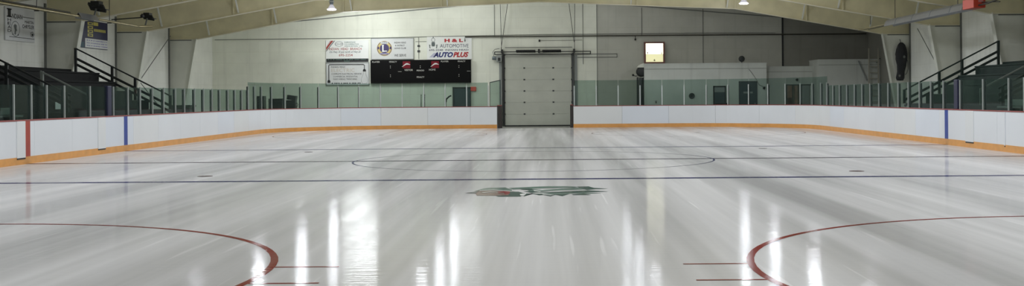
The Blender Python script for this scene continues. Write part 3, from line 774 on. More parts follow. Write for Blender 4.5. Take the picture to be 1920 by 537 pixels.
# service club sign
r = board_sign('club_sign', 'white sign with round purple and gold club badge, above the black scoreboard', 'sign', -9.36, -7.0, 3.735, 4.92, M['sign_grey'], M['grey'])
cx, cz = -8.62, 4.35
mb = MB(); oval(mb, cx, cz, .415, .415, F1); mb.build('badge', M['s_purple'], r)
mb = MB(); ring(mb, cx, cz, .26, .37, F2); ring(mb, cx, cz, .40, .42, F2); mb.build('badge_ring', M['s_gold'], r)
mb = MB(); put_text(mb, 'L', cx-.12, cx+.14, cz-.18, cz+.19, F3, bold=.011)
mb.box(cx-.15,cx-.02,ys-.0095,ys-.0065,cz+.165,cz+.195); mb.box(cx-.15,cx+.0,ys-.0095,ys-.0065,cz-.19,cz-.16); mb.build('badge_letter', M['sign_white'], r)
mb = MB(); rect(mb, cx-.2, cx+.2, cz+.25, cz+.37, F3, .001); mb.build('badge_panel', M['sign_grey'], r)
write(r, M['s_black'], 'LIONS', cx-.17, cx+.17, cz+.27, cz+.35, F4, bold=.011)
mb = MB(); rect(mb, cx-.23, cx+.23, cz-.33, cz-.25, F3, .001); mb.build('badge_panel', M['s_lilac'], r)
write(r, M['s_purple'], 'INTERNATIONAL', cx-.21, cx+.21, cz-.32, cz-.265, F4, bold=.011)
for s in (-1, 1):
    mb = MB(); mb.face([F3(cx+s*u, cz+v) for u, v in ((.28,-.03),(.38,-.06),(.36,.08),(.31,.12),(.29,.05))]); mb.build('drawn_head', M['s_purple'], r)
write(r, M['s_black'], 'INDIAN HEAD', -8.07, -7.43, 4.62, 4.71, F1, bold=.015)
write(r, M['s_black'], '& DISTRICT', -8.03, -7.50, 4.46, 4.55, F1, bold=.015)
write(r, M['s_black'], 'LIONS CLUB', -8.07, -7.43, 4.31, 4.40, F1, bold=.015)
write(r, M['s_black'], 'WE SERVE', -8.08, -7.42, 3.89, 4.03, F1, bold=.011)
# garage sign
r = board_sign('garage_sign', 'white garage sign with red, black and blue lettering and a drawn car, above scoreboard', 'sign', -6.27, -3.79, 3.71, 4.97, M['sign_white'])
write(r, M['s_red'], 'H & L', -5.30, -4.27, 4.665, 4.855, F1, bold=.06)
write(r, M['s_navy'], 'AUTOMOTIVE', -5.55, -3.97, 4.37, 4.565, F1, bold=0)
write(r, M['s_navy'], '695-2248  INDIAN HEAD', -6.15, -3.97, 4.19, 4.285, F1, bold=.011)
write(r, M['s_blue'], 'AUTO', -5.93, -4.83, 3.83, 4.12, F1, bold=.05, shear=.3)
write(r, M['s_red'], 'PLUS', -4.83, -3.97, 3.83, 4.12, F1, bold=.05, shear=.3)
mb = MB()
for k in range(5): mb.face([F1(u,v) for u,v in ((-6.14+k*.06,3.83),(-6.11+k*.06,3.83),(-5.85+k*.05,4.08),(-5.88+k*.05,4.08))])
mb.build('speed_lines', M['s_lilac'], r)
mb = MB(); cx = -5.92
mb.face([F1(cx+u,v) for u,v in ((-.09,4.68),(.09,4.68),(.10,4.52),(.06,4.44),(-.06,4.44),(-.10,4.52))])
ring(mb, 0, 0, .8, 1.0, lambda u, v, w: F1(cx+u*.105, 4.80+v*.115), 20)
mb.face([F1(cx+u,v) for u,v in ((-.03,4.92),(.03,4.92),(.02,4.98),(-.02,4.98))])
for s in (-1, 1):
    mb.face([F1(cx+s*u,v) for u,v in ((.16,4.52),(.23,4.55),(.22,4.44),(.20,4.33),(.15,4.35),(.18,4.46))])
    mb.bar(F1(cx+s*.06,4.5), F1(cx+s*.2,4.46), .006, .02, up=(0,1,0))
mb.build('drawn_car', M['s_grey'], r)
# scoreboard
ysc = 34.30
r = thing('scoreboard', 'long black scoreboard on the end wall below the sponsor signs', 'scoreboard', (-6.6, ysc, 2.42))
MB().box(-9.38,-3.84,ysc,YE-.001,2.42,3.70).build('cabinet', M['score'], r, .01)
G1 = on_y(ysc-.004); G2 = on_y(ysc-.007)
write(r, M['score_white'], 'PLAYER', -9.28, -8.86, 3.56, 3.64, G1, bold=.011); write(r, M['score_white'], 'PENALTY', -8.34, -7.92, 3.56, 3.64, G1, bold=.011)
write(r, M['score_white'], 'PLAYER', -5.49, -5.07, 3.56, 3.64, G1, bold=.011); write(r, M['score_white'], 'PENALTY', -4.56, -4.14, 3.56, 3.64, G1, bold=.011)
write(r, M['score_white'], 'VISITOR', -7.51, -7.04, 3.09, 3.19, G1, bold=.011); write(r, M['score_white'], 'PERIOD', -6.83, -6.42, 3.07, 3.15, G1, bold=.011)
write(r, M['score_white'], 'HOME', -6.15, -5.79, 3.10, 3.20, G1, bold=0); write(r, M['score_white'], 'PENALTY', -6.83, -6.41, 2.70, 2.79, G1, bold=.011)
mb = MB()
for x, z in ((-8.28,3.36),(-8.28,2.87),(-6.63,3.36),(-4.5,3.36),(-4.5,2.87)):
    mb = MB(); oval(mb, x, z, .02, .02, G1, 10); oval(mb, x, z-.09, .02, .02, G1, 10); mb.build('colon', M['score_white'], r)
for x in (-7.86,-4.06): mb = MB(); rect(mb, x, x+.2, 3.05, 3.065, G1, .001); mb.build('dash', M['score_white'], r)
for x in (-7.6,-6.02):
    mb = MB(); rect(mb, x, x+.42, 3.24, 3.62, G1, .001); b = mb.build('drink_panel', M['score_red'], r)
    mb = MB(); pts = []
    for k in range(13):
        t = k/12; pts.append((x-.04+t*.46, 3.36+.05*math.sin(t*5.2-1.2)+.11*t))
    mb.face([G2(u,v+.04*math.sin(PI*min(1,max(.05,(u-x+.04)/.46)))+.01) for u,v in pts]+[G2(u,v-.035*math.sin(PI*min(1,max(.05,(u-x+.04)/.46)))) for u,v in reversed(pts)])
    mb.build('white_swoosh', M['sign_grey'], b)
# red wall sign and dark doorway below the scoreboard
tag(MB().box(-3.89,-3.57,34.40,YE,1.95,2.19).build('wall_sign', M['sign_coral'], None, .02), 'small plain coral red sign box right of the dark doorway', 'sign')
r = struct(holder('door_1', (-4.36,34.46,0)), 'dark grey door below the scoreboard')
MB().box(-4.81,-3.92,34.44,34.49,0,2.12).build('door_leaf', M['slate'], r, .006)
mb = MB()
for a, b, c, d in ((-4.87,-4.81,0,2.18),(-3.92,-3.86,0,2.18),(-4.87,-3.86,2.12,2.18)): mb.box(a, b, 34.40, YE, c, d)
mb.build('door_frame', M['dark_grey'], r)
mb = MB(); mb.lathe([(0,0),(.03,.0),(.035,.03),(.02,.05),(0,.05)], (-3.99,34.44,1.0), (0,-1,0), 10); mb.build('door_handle', M['post'], r)
r = thing('switch_box', 'small grey conduit box with two dark switches between the signs', 'switch', (-6.72, 34.46, 4.3))
MB().box(-6.80,-6.66,34.46,YE,4.42,4.52).build('upper_box', M['dark_grey'], r, .005)
MB().box(-6.80,-6.66,34.46,YE,4.12,4.24).build('lower_box', M['dark_grey'], r, .005)
mb = MB(); mb.tube([(-6.73,34.48,3.75),(-6.73,34.48,4.95)], .012, 6); mb.tube([(-6.9,34.48,4.72),(-6.3,34.48,4.72)], .012, 6); mb.build('conduit', M['cable'], r)

# lit clock
r = thing('wall_clock', 'lit square clock in a reddish brown frame above the dressing room', 'clock', (6.28, 34.35, 3.42))
mb = MB()
for a, b, c, d in ((5.72,6.86,4.50,4.59),(5.72,6.86,3.40,3.48),(5.72,5.81,3.48,4.50),(6.76,6.86,3.48,4.50)): mb.box(a, b, 34.22, YE, c, d)
mb.build('frame', M['frame_brown'], r, .01)
MB().box(5.81,6.76,34.26,34.30,3.92,4.50).build('upper_face', M['clock_up'], r)
MB().box(5.81,6.76,34.26,34.30,3.48,3.92).build('lower_face', M['clock_dn'], r)
C1 = on_y(34.256)
write(r, M['num'], '9', 5.86, 5.94, 3.91, 4.04, C1, bold=.05, name='numeral')
write(r, M['num'], '3', 6.64, 6.72, 3.91, 4.04, C1, bold=.05, name='numeral')
write(r, M['num'], '6', 6.24, 6.33, 3.52, 3.64, C1, bold=.05, name='numeral')
write(r, M['num_pale'], '12', 6.18, 6.40, 4.33, 4.45, C1, bold=.02, name='numeral')
mb = MB(); mb.bar((6.28,34.25,4.02),(6.44,34.25,4.10),.006,.025,up=(0,1,0)); mb.bar((6.28,34.25,4.02),(6.05,34.25,3.96),.006,.02,up=(0,1,0)); mb.build('clock_hand', M['num_pale'], r)

# ------------------------------------------------------------------ dressing-room doors and fittings
r = struct(holder('door_2', (11.15,32.66,0)), 'dark slate door in the dressing room front')
MB().box(10.69,11.62,32.65,32.69,0,2.33).build('door_leaf', M['slate'], r, .006)
mb = MB(); mb.box(10.66,10.69,32.64,32.7,0,2.36); mb.box(11.62,11.65,32.64,32.7,0,2.36); mb.box(10.66,11.65,32.64,32.7,2.33,2.36); mb.build('door_frame', M['dark_grey'], r)
MB().box(10.9,11.4,32.642,32.65,1.70,1.80).build('door_plate', M['grey'], r)
mb = MB(); mb.lathe([(0,0),(.03,0),(.03,.04),(0,.05)], (11.52,32.65,1.15), (0,-1,0), 10); mb.build('door_handle', M['post'], r)
r = thing('service_hatch', 'dark framed hatch with pale upper opening in the dressing room front', 'hatch', (9.62, 32.6, 1.1))
mb = MB()
for a, b, c, d in ((9.28,9.34,.9,2.12),(9.90,9.96,.9,2.12),(9.28,9.96,2.06,2.12),(9.28,9.96,.9,.96)): mb.box(a, b, 32.62, 32.70, c, d)
mb.build('frame', M['black'], r)
MB().box(9.34,9.90,32.66,32.69,.96,1.78).build('lower_panel', M['slate'], r)
MB().box(9.34,9.90,32.67,32.695,1.78,2.06).build('upper_panel', M['grey'], r)
MB().box(9.30,10.02,32.50,32.62,1.10,1.20).build('shelf', M['black'], r, .006)
r = thing('round_speaker', 'round dark speaker on the dressing room front behind glass', 'speaker', (8.13,32.6,1.59))
mb = MB(); mb.lathe([(0,0),(.155,0),(.16,.03),(.15,.06),(.12,.05),(.05,.03),(0,.05)], (8.13,32.70,1.59), (0,-1,0), 24); mb.build('housing', M['dark_grey'], r)
mb = MB(); mb.lathe([(0,.045),(.03,.045),(.035,.07),(0,.075)], (8.13,32.70,1.59), (0,-1,0), 12); mb.build('cone', M['black'], r)
r = thing('wall_tap', 'small dark tap low on the dressing room front', 'tap', (6.2,32.6,1.25))
mb = MB(); mb.tube([(6.2,32.7,1.28),(6.2,32.6,1.28),(6.2,32.57,1.22)], .025, 8); mb.build('spout', M['black'], r)
mb = MB(); mb.bar((6.14,32.6,1.33),(6.26,32.6,1.33),.02,.02); mb.bar((6.2,32.6,1.28),(6.2,32.6,1.34),.02,.02); mb.build('handle', M['black'], r)
r = thing('round_vent', 'round grey vent on the end wall above the dressing room roof', 'vent', (11.13,34.45,3.6))
mb = MB(); mb.lathe([(.0,.05),(.13,.05),(.165,.03),(.17,0)], (11.13,YE,3.62), (0,-1,0), 24); mb.build('disc', M['dark_grey'], r)
mb = MB(); mb.tube([(11.13,34.47,3.36),(11.13,34.47,3.5)], .02, 6); mb.build('stub', M['dark_grey'], r)
mb = MB(); mb.tube([(11.2,32.64,3.0),(11.33,32.64,2.85),(11.6,32.64,2.45),(11.75,32.64,2.15),(12.0,32.64,2.06)], .011, 5)
tag(mb.build('loose_cable', M['cable']), 'thin cable drooping across the dressing room front above the slate door', 'cable')
for x, y, z, lb in ((14.05,33.8,2.44,'small dark lamp above the brown doorway'),(12.05,32.7,2.0,'small dark lamp beside the slate door'),(12.22,33.8,2.95,'small dark lamp under the low roof edge')):
    r = thing('wall_lamp', lb, 'lamp', (x, y-.08, z))
    mb = MB(); mb.box(x-.04, x+.04, y-.05, y, z-.04, z+.06); mb.build('bracket', M['black'], r)
    mb = MB(); mb.lathe([(0,0),(.04,0),(.07,.1),(.06,.11),(0,.08)], (x,y-.05,z+.02), (-.5,-.6,-.4), 12); mb.build('lamp_head', M['black'], r)
# brown doorway in the low block
r = struct(holder('door_3', (14.08,33.75,0)), 'brown doorway in the low block')
MB().box(13.46,14.72,33.77,33.80,0,2.14).build('opening_panel', M['dark_grey'], r)
MB().box(13.48,13.74,33.73,33.77,0,2.12).build('door_leaf', M['brown'], r, .005)
MB().box(13.47,13.72,33.70,33.73,1.05,1.45).build('door_panel', M['dk_brown'], r, .005)
MB().box(13.78,13.86,33.72,33.77,0,2.12).build('door_post', M['dk_brown'], r)
MB().box(13.88,14.05,33.74,33.77,0,2.12).build('door_leaf', M['brown'], r, .005)
MB().box(14.07,14.26,33.70,33.77,0,2.13).build('door_post', M['dk_brown'], r)
MB().box(14.28,14.68,33.74,33.77,0,2.12).build('door_leaf', M['grey'], r, .005)
MB().box(13.42,14.76,33.72,33.80,2.12,2.18).build('door_frame', M['dark_grey'], r)
# fan drum on the corner of the dressing room, with its duct
r = thing('wall_fan', 'round black fan under a pale hood at the dressing room corner', 'fan', (5.45,33.2,2.9))
mb = MB(); mb.lathe([(0,.0),(.2,0),(.27,.03),(.28,.1),(.28,.5),(.2,.55),(0,.55)], (5.46,32.75,2.92), (0,1,0), 24); mb.build('drum', M['black'], r)
mb = MB(); mb.prism([(5.2,3.14),(5.36,3.30),(5.58,3.38),(5.58,3.14)], lambda u, v, w: (u, 32.74+w, v), .6); mb.build('hood', M['col_white'], r, .01)
mb = MB(); mb.lathe([(0,0),(.05,.0),(.06,.06),(.0,.09)], (5.0,33.0,2.74), (0,-1,0), 12); mb.tube([(5.0,33.0,2.74),(5.15,33.05,2.68),(5.24,33.1,2.7)], .02, 6); mb.build('side_motor', M['black'], r)
r = thing('steel_duct', 'dark steel post and grey duct below the round black fan', 'duct', (5.4,33.2,0))
MB().box(5.20,5.29,32.95,33.05,-.03,2.62).build('post', M['black'], r, .005)
MB().box(5.33,5.50,33.0,33.3,-.03,2.6).build('duct', M['dark_grey'], r, .01)
MB().box(5.50,5.575,32.9,33.2,-.03,2.6).build('side_plate', M['black'], r, .005)
# fixed ladder on the taller block
r = thing('roof_ladder', 'pale fixed ladder standing against the tall block in the far right corner', 'ladder', (17.7,32.1,0))
for x in (17.5, 18.0): MB().box(x-.03, x+.03, 32.06, 32.13, -.03, 4.06).build('rail', M['ladder'], r, .005)
for k in range(11):
    mb = MB(); mb.tube([(17.5,32.095,.28+.31*k),(18.0,32.095,.28+.31*k)], .022, 6); mb.build('rung', M['ladder'], r)
mb = MB(); mb.bar((18.05,32.1,3.5),(18.12,32.1,3.5),.04,.04); mb.bar((17.96,32.14,3.3),(17.96,32.3,3.3),.03,.03); mb.bar((17.54,32.14,3.3),(17.54,32.3,3.3),.03,.03); mb.build('bracket', M['dark_grey'], r)
mb = MB(); mb.bar((16.98,32.24,3.40),(17.42,32.24,2.35),.08,.05); tag(mb.build('brace_board', M['grey']), 'grey slanting board on the tall block beside the ladder', 'board')

# black bundle hanging on the right column
r = thing('equipment_bag', 'long black bundled bag hanging on the white column at far right', 'bag', (17.68,27.0,2.25))
mb = MB()
prof = [(0,2.26),(.16,2.27),(.20,2.4),(.185,2.7),(.22,3.0),(.27,3.3),(.29,3.55),(.26,3.8),(.17,4.02),(.08,4.12),(0,4.14)]
vs = []; n = 20
for rr, z in prof:
    for j in range(n):
        a = 2*PI*j/n; q = rr*(1+.09*math.sin(3*a+z*5)+.05*math.sin(7*a+z*11))
        vs.append((17.66+.04*math.sin(z*2.2)+q*math.cos(a), 27.02+q*.42*math.sin(a), z))
mb.add(vs, [(i*n+j, i*n+(j+1)%n, (i+1)*n+(j+1)%n, (i+1)*n+j) for i in range(len(prof)-1) for j in range(n)], 0, True)
mb.build('bundle', M['bag'], r)
mb = MB(); mb.tube([(17.83,26.98,3.5),(17.98,26.98,3.2),(18.0,26.98,2.85),(17.92,26.98,2.6),(17.84,26.98,2.55)], .014, 6); mb.build('hose_loop', M['dark_grey'], r)
mb = MB(); oval(mb, 17.78, 3.42, .06, .07, on_y(26.88), 14); mb.build('patch', M['cable'], r)
mb = MB(); oval(mb, 17.56, 2.5, .05, .06, on_y(26.92), 14); mb.build('patch', M['cable'], r)
mb = MB(); mb.tube([(17.66,27.05,4.12),(17.66,27.12,4.26),(17.66,27.22,4.28)], .015, 6); mb.build('hook', M['rod'], r)

# ------------------------------------------------------------------ black cases behind the far corner glass
def case(x0, x1, z1, label, y=31.0, d=.5, tilt=False):
    r = thing('equipment_case', label, 'case', ((x0+x1)/2, y+d/2, -.03), 'black cases behind the corner glass')
    MB().box(x0, x1, y, y+d, .05, z1).build('body', M['case'], r, .02)
    MB().box(x0-.01, x1+.01, y-.01, y+d+.01, z1-.16, z1-.13).build('trim_band', M['dark_grey'], r)
    mb = MB()
    for a in (x0+.06, x1-.06):
        for b in (y+.07, y+d-.07): mb.lathe([(0,-.03),(.04,-.03),(.04,.05),(0,.05)], (a, b, 0), (0,0,1), 8)
    mb.build('foot', M['black'], r)
    mb = MB(); xm = (x0+x1)/2; mb.tube([(xm-.09,y-.01,z1-.3),(xm-.09,y-.05,z1-.3),(xm+.09,y-.05,z1-.3),(xm+.09,y-.01,z1-.3)], .012, 6); mb.build('handle', M['dark_grey'], r)
    return r
case(-14.85,-14.46,1.76,'tallest black case behind the far corner glass')
case(-14.23,-14.00,1.62,'narrow dark case beside the tallest black case behind the glass')
case(-13.96,-13.52,1.62,'wide black case in the middle of the row behind the corner glass')
r = case(-13.31,-12.84,1.53,'black cart with tilted lid and round side handle behind the corner glass')
mb = MB(); c = Vector((-13.04,31.25,1.66)); R = Matrix.Rotation(.16,3,'Y')
vs = [c+R@Vector((sx*.235,sy*.22,sz*.12)) for sx in (-1,1) for sy in (-1,1) for sz in (-1,1)]
mb.add(vs, [(0,1,3,2),(4,6,7,5),(0,4,5,1),(2,3,7,6),(0,2,6,4),(1,5,7,3)]); mb.build('tilted_lid', M['case'], r, .015)
mb = MB(); mb.tube([(-12.84,31.1,1.36),(-12.74,31.1,1.36),(-12.70,31.1,1.29),(-12.74,31.1,1.21),(-12.84,31.1,1.20)], .016, 6); mb.build('side_handle', M['dark_grey'], r)
r = thing('storage_bin', 'low dark bin behind the side glass between black bleachers and corner', 'bin', (-14.9,18.9,0))
MB().box(-15.3,-14.5,18.5,19.3,-.03,1.30).build('body', M['dark_grey'], r, .03)
MB().box(-15.33,-14.47,18.47,19.33,1.30,1.38).build('lid', M['black'], r, .02)
mb = MB(); mb.box(-15.1,-14.7,18.45,18.5,1.02,1.10); mb.build('handle', M['s_dkred'], r, .01)

# hockey sticks leaning behind the glass
def stick(x, y, kind, label):
    r = thing('hockey_stick', label, 'hockey stick', (x, y, 0), 'hockey sticks behind the boards')
    mb = MB(); mb.bar((x,y,-.03),(x+.02,y+.05,1.42 if kind else 1.78),.035,.028); mb.build('shaft', M['black'] , r, .004)
    if kind:
        mb = MB(); pts = [(x+.02,y+.05,1.36),(x+.03,y+.05,1.5),(x+.1,y+.05,1.58),(x+.22,y+.05,1.68),(x+.30,y+.05,1.70)]
        for p, q in zip(pts[:-1], pts[1:]): mb.bar(p, q, .025, .075, up=(0,1,0) if False else (-.6,0,.8))
        mb.build('blade', M['black'], r, .006)
    else:
        for k in range(5):
            mb = MB(); z = 1.14+.125*k; mb.bar((x+.016,y+.041,z),(x+.018,y+.044,z+.05),.043,.036); mb.build('tape_band', M['tape'], r)
stick(-6.28, 31.2, 0, 'taped stick shaft leaning left of a glass post under the scoreboard')
stick(-6.10, 31.2, 0, 'taped stick shaft leaning right of a glass post under the scoreboard')
stick(-4.98, 31.2, 1, 'black curved stick blade standing up beside the dark doorway')

# ------------------------------------------------------------------ signs on the left wall
xs = -18.10
def side_sign(name, label, y0, y1, z0, z1, m):
    r = thing(name, label, 'sign', (xs, (y0+y1)/2, z0))
    MB().box(-WX, xs, y0, y1, z0, z1).build('board', m, r, .006); return r
W1 = lambda u, v, w=0: (xs+.004, u, v)
W2 = lambda u, v, w=0: (xs+.007, u, v)
r = side_sign('portrait_sign', 'pale sponsor sign with black lettering and oval portrait on the side wall', 9.87, 12.14, 3.70, 4.86, M['sign_grey'])
mb = MB(); put_text(mb, 'I', 10.05, 10.28, 4.50, 4.80, W1, bold=.011)
mb.face([W1(u,v) for u,v in ((9.98,4.76),(10.34,4.76),(10.34,4.80),(9.98,4.80))]); mb.face([W1(u,v) for u,v in ((9.98,4.50),(10.34,4.50),(10.34,4.54),(9.98,4.54))])
mb.build('lettering', M['s_black'], r)
write(r, M['s_black'], 'NDIAN', 10.36, 11.15, 4.48, 4.64, W1, bold=.011)
mb = MB()
for k, ch in enumerate('HEAD'): put_text(mb, ch, 10.03, 10.29, 4.36-.125*k, 4.46-.125*k, W1, bold=.011)
mb.build('lettering', M['s_black'], r)
mb = MB(); mb.face([W1(u,v) for u,v in ((11.15,4.56),(12.10,4.56),(12.10,4.58),(11.15,4.58))]); mb.build('rule_line', M['s_black'], r)
mb = MB(); mb.face([W1(u,v) for u,v in ((10.15,3.82),(12.10,3.82),(12.10,3.84),(10.15,3.84))]); mb.build('rule_line', M['s_black'], r)
write(r, M['s_black'], 'MARTIN', 11.35, 12.05, 4.36, 4.46, W1, bold=0); write(r, M['s_black'], 'CHRYSLER', 11.15, 12.08, 4.18, 4.31, W1, bold=.011)
mb = MB(); ring(mb, 0, 0, .80, 1, lambda u, v, w: W1(11.92+u*.17, 3.99+v*.11), 5); mb.face([W1(11.92+.1*math.cos(PI/2+2*PI*k/5*2), 3.99+.07*math.sin(PI/2+2*PI*k/5*2)) for k in range(5)])
mb.build('emblem', M['s_black'], r)
mb = MB(); ring(mb, 0, 0, .92, 1, lambda u, v, w: W1(10.62+u*.33, 4.12+v*.27), 32)
mb.face([W1(10.62+u, 4.12+v) for u, v in ((-.14,.10),(-.04,.17),(.1,.13),(.08,.02),(.12,-.06),(.04,-.08),(.02,-.2),(-.08,-.2),(-.06,-.04))])
for u, v in ((-.2,-.2),(.2,-.2)): oval(mb, 10.62+u, 4.12+v, .05, .03, W1, 10)
mb.build('portrait', M['s_grey'], r)
r = side_sign('banner_sign', 'navy sign with yellow block lettering above a white strip, on the side wall', 15.75, 19.08, 3.72, 4.84, M['s_navy'])
mb = MB(); rect(mb, 16.7, 19.06, 3.74, 4.11, lambda u, v, w: (xs+.004-w, u, v), .003); mb.build('white_strip', M['sign_white'], r)
mb = MB(); rect(mb, 15.77, 16.6, 3.74, 3.95, lambda u, v, w: (xs+.004-w, u, v), .003); mb.build('teal_corner', M['s_teal'], r)
mb = MB()
for k in range(4): rect(mb, 16.95, 17.5, 4.20+.15*k, 4.31+.15*k, W1, .001) if False else mb.face([W1(u,v) for u,v in ((16.95,4.19+.155*k),(17.5,4.19+.155*k),(17.5,4.31+.155*k),(16.95,4.31+.155*k))])
mb.face([W1(u,v) for u,v in ((17.55,4.66),(18.05,4.66),(18.05,4.80),(17.55,4.80))])
x = 17.6
while x < 18.85:
    mb.face([W1(u,v) for u,v in ((x,4.42),(x+.13,4.42),(x+.13,4.53),(x,4.53))]); x += .16
mb.build('yellow_block', M['s_yellow'], r)
mb = MB()
for k in range(4): mb.face([W2(u,v) for u,v in ((17.08,4.225+.155*k),(17.38,4.225+.155*k),(17.38,4.275+.155*k),(17.08,4.275+.155*k))])
mb.build('yellow_block_hole', M['s_navy'], r)
random.seed(5)
for z in (4.01,3.905,3.80):
    mb = MB(); x = 16.85
    while x < 18.9:
        d = random.uniform(.06,.16); mb.face([W2(u,v) for u,v in ((x,z),(x+d,z),(x+d,z+.045),(x,z+.045))]); x += d+random.choice((.04,.04,.1))
    mb.build('print_lettering', M['s_lilac'], r)

# ------------------------------------------------------------------ radiant tube heaters under the roof
r = thing('tube_heater', 'brassy tube heater hung over the black bleachers', 'heater', (-15.5, 7, 4.47))
mb = MB(); mb.tube([(-15.5,-6,4.47),(-15.5,15.3,4.47),(-15.47,15.42,4.47),(-15.1,15.75,4.50)], .045, 10); mb.build('tube', M['brass'], r)
mb = MB(); mb.tube([(-15.62,-6,4.56),(-15.62,9.2,4.56)], .03, 8); mb.build('gas_pipe', M['pipe'], r)
for y in (.6, 6.4, 12.4):
    mb = MB(); mb.bar((-15.5,y,4.42),(-15.5,y,6.2),.02,.02); mb.box(-15.58,-15.42,y-.02,y+.02,4.40,4.43); mb.build('hanger', M['rod'], r)
mb = MB(); mb.prism([(-15.62,4.40),(-15.60,4.42),(-15.5,4.58),(-15.40,4.42),(-15.38,4.40),(-15.5,4.60)], lambda u, v, w: (u, 9.6+w, v), 1.6); mb.build('reflector', M['hood'], r)
mb = MB(); mb.tube([(-15.5,12.6,4.55),(-14.4,12.6,4.62)], .022, 6); mb.lathe([(0,-.05),(.07,-.04),(.07,.05),(0,.1)], (-14.38,12.6,4.66), (0,0,1), 10); mb.build('valve_arm', M['black'], r)
def burner(y, sc):
    mb = MB(); cx, cz = -15.45, 4.93
    for k in range(5):
        mb.bar((cx-.32*sc, y-.12+.06*k, cz+.10*sc-.05*k*sc),(cx+.34*sc, y-.12+.06*k, cz-.02*sc-.05*k*sc),.03,.11*sc)
    mb.box(cx-.2*sc, cx+.16*sc, y-.16, y+.22, cz-.02*sc, cz+.20*sc)
    mb.bar((cx+.1*sc,y,cz-.1*sc),(cx+.46*sc,y,cz-.16*sc),.3,.03)
    b = mb.build('burner_unit', M['black'], r, .01)
    mb = MB(); mb.bar((cx-.02,y,cz-.1*sc),(cx-.12,y,4.5),.05,.05); mb.build('stem', M['cable'], r)
burner(11.1, .85); burner(16.3, .66)
r = thing('hooded_heater', 'long grey hooded heater with orange red burner box, over the dark green bleachers', 'heater', (14.5, 13, 4.55))
mb = MB()
prof = [(14.30,4.42),(14.36,4.60),(14.44,4.68),(14.56,4.68),(14.64,4.60),(14.70,4.42)]
inn = [(u*.96+14.5*.04, v-.012) for u, v in reversed(prof)]
mb.prism(prof+inn, lambda u, v, w: (u, 9.3+w, v), 9.0); mb.build('hood', M['hood'], r)
mb = MB()
for k in range(4):
    mb.prism([(u+(u-14.5)*.03, v+.006) for u, v in prof]+[(u, v) for u, v in reversed(prof)], lambda u, v, w: (u, 10.5+2.1*k+w, v), .05)
mb.build('hood_band', M['lamp_body'], r)
mb = MB(); mb.tube([(14.42,9.25,4.53),(14.42,21.6,4.50),(14.3,22.1,4.49)], .045, 10); mb.tube([(14.6,9.25,4.53),(14.6,21.6,4.50)], .04, 10); mb.tube([(14.5,-6,4.62),(14.5,6.6,4.62)], .05, 10); mb.build('tube', M['brass'], r)
bx = MB().box(14.32,14.72,8.25,9.25,4.42,4.74).build('burner_box', M['orange_red'], r, .015)
mb = MB(); mb.box(14.48,14.64,8.235,8.25,4.60,4.70); mb.build('plate', M['s_pink'], bx)
mb = MB(); mb.tube([(14.5,8.25,4.5),(14.55,7.6,4.52),(14.6,6.6,4.60),(14.75,6.4,4.66)], .028, 8); mb.tube([(14.6,8.25,4.6),(14.62,6.8,4.5)], .02, 6); mb.build('gas_pipe', M['pipe'], r)
for y in (6.9, 10.2, 17.4, 21.0):
    mb = MB(); mb.bar((14.5,y,4.66),(14.5,y,6.25),.02,.02); mb.build('hanger', M['rod'], r)
r = thing('wall_valve', 'small dark valve on a ledge pipe high on the wall at the photo edge', 'valve', (17.0,6.0,4.5))
mb = MB(); mb.tube([(17.0,5.9,4.5),(17.9,5.9,4.5)], .03, 8); mb.build('pipe', M['pipe'], r)
mb = MB(); mb.box(17.2,17.32,5.84,5.96,4.5,4.64); mb.build('body', M['black'], r, .01)

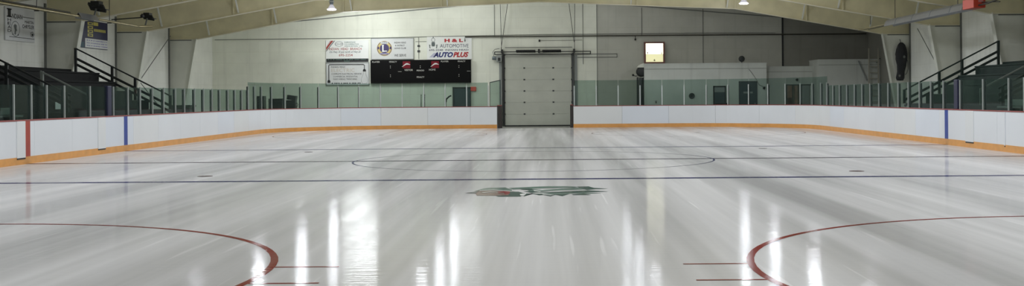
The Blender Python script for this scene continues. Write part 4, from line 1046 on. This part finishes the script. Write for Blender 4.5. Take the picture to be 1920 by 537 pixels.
# ------------------------------------------------------------------ high bay lamps
LAMP_W = 192
def make_lamp(loc, label):
    r = thing('high_bay_lamp', label, 'lamp', loc, 'high bay lamps under the roof')
    x, y, z = loc
    mb = MB(); mb.lathe([(.06,.24),(.09,.20),(.14,.12),(.195,.02),(.205,0),(.198,0),(.13,.11),(.08,.19)], loc, (0,0,1), 24); mb.build('bell', M['lamp_skirt'], r)
    mb = MB(); mb.lathe([(0,-.025),(.12,-.022),(.2,-.006),(.21,.03),(.17,.045),(0,.05)], loc, (0,0,1), 24); mb.build('lens', M['lamp_on'], r)
    mb = MB(); mb.lathe([(0,.24),(.075,.24),(.09,.28),(.09,.46),(.06,.5),(0,.5)], loc, (0,0,1), 16); mb.build('ballast', M['lamp_body'], r)
    mb = MB(); mb.lathe([(0,.36),(.125,.36),(.125,.40),(0,.40)], loc, (0,0,1), 16); mb.build('collar', M['post'], r)
    mb = MB(); mb.tube([(x,y,z+.5),(x,y,roof_z(x)-.01)], .012, 6); mb.build('hanger', M['rod'], r)
    return r
def light(x, y, z, wt, col=(.94,.985,1.05), rad=.22):
    d = bpy.data.lights.new('lamp_light', 'POINT'); d.energy = wt; d.color = col; d.shadow_soft_size = rad
    o = bpy.data.objects.new('lamp_light', d); COL.objects.link(o); o.location = (x, y, z); return o
def downlight(x, y, z, wt, col=(.94,.985,1.05)):
    d = bpy.data.lights.new('lamp_downlight', 'SPOT'); d.energy = wt; d.color = col; d.shadow_soft_size = .2
    d.spot_size = math.radians(171); d.spot_blend = .30
    o = bpy.data.objects.new('lamp_downlight', d); COL.objects.link(o); o.location = (x, y, z); return o
rows_y = [23.8-7*i for i in range(8)]
first = None
for y in rows_y:
    for x, z in ((-9.55,5.70),(-4.0,6.36),(4.0,6.36),(9.45,5.83)):
        if y > 20 and abs(x) > 5:
            if first is None: first = make_lamp((x,y,z), 'lit high bay lamp under the roof on the scoreboard side')
            else: dup(first, (x,y,z), 'lit high bay lamp under the roof on the dressing room side')
        wt = LAMP_W*(1.25 if x < -5 else 1.55 if x > 5 else .75)
        downlight(x, y, z-.22, wt*1.0); light(x, y, z-.24, wt*.25)      # bowl reflector below, faint glow of the glass bell around
for x, z, k in ((-9.5,6.0,1.85),(-4.0,6.6,.85),(3.9,6.6,.3)):
    light(x, 30.9, z, LAMP_W*k, (.955,.995,1.01), .95 if x < -5 else .9)
    if x < -5: downlight(x, 30.9, z-.2, LAMP_W*.6)
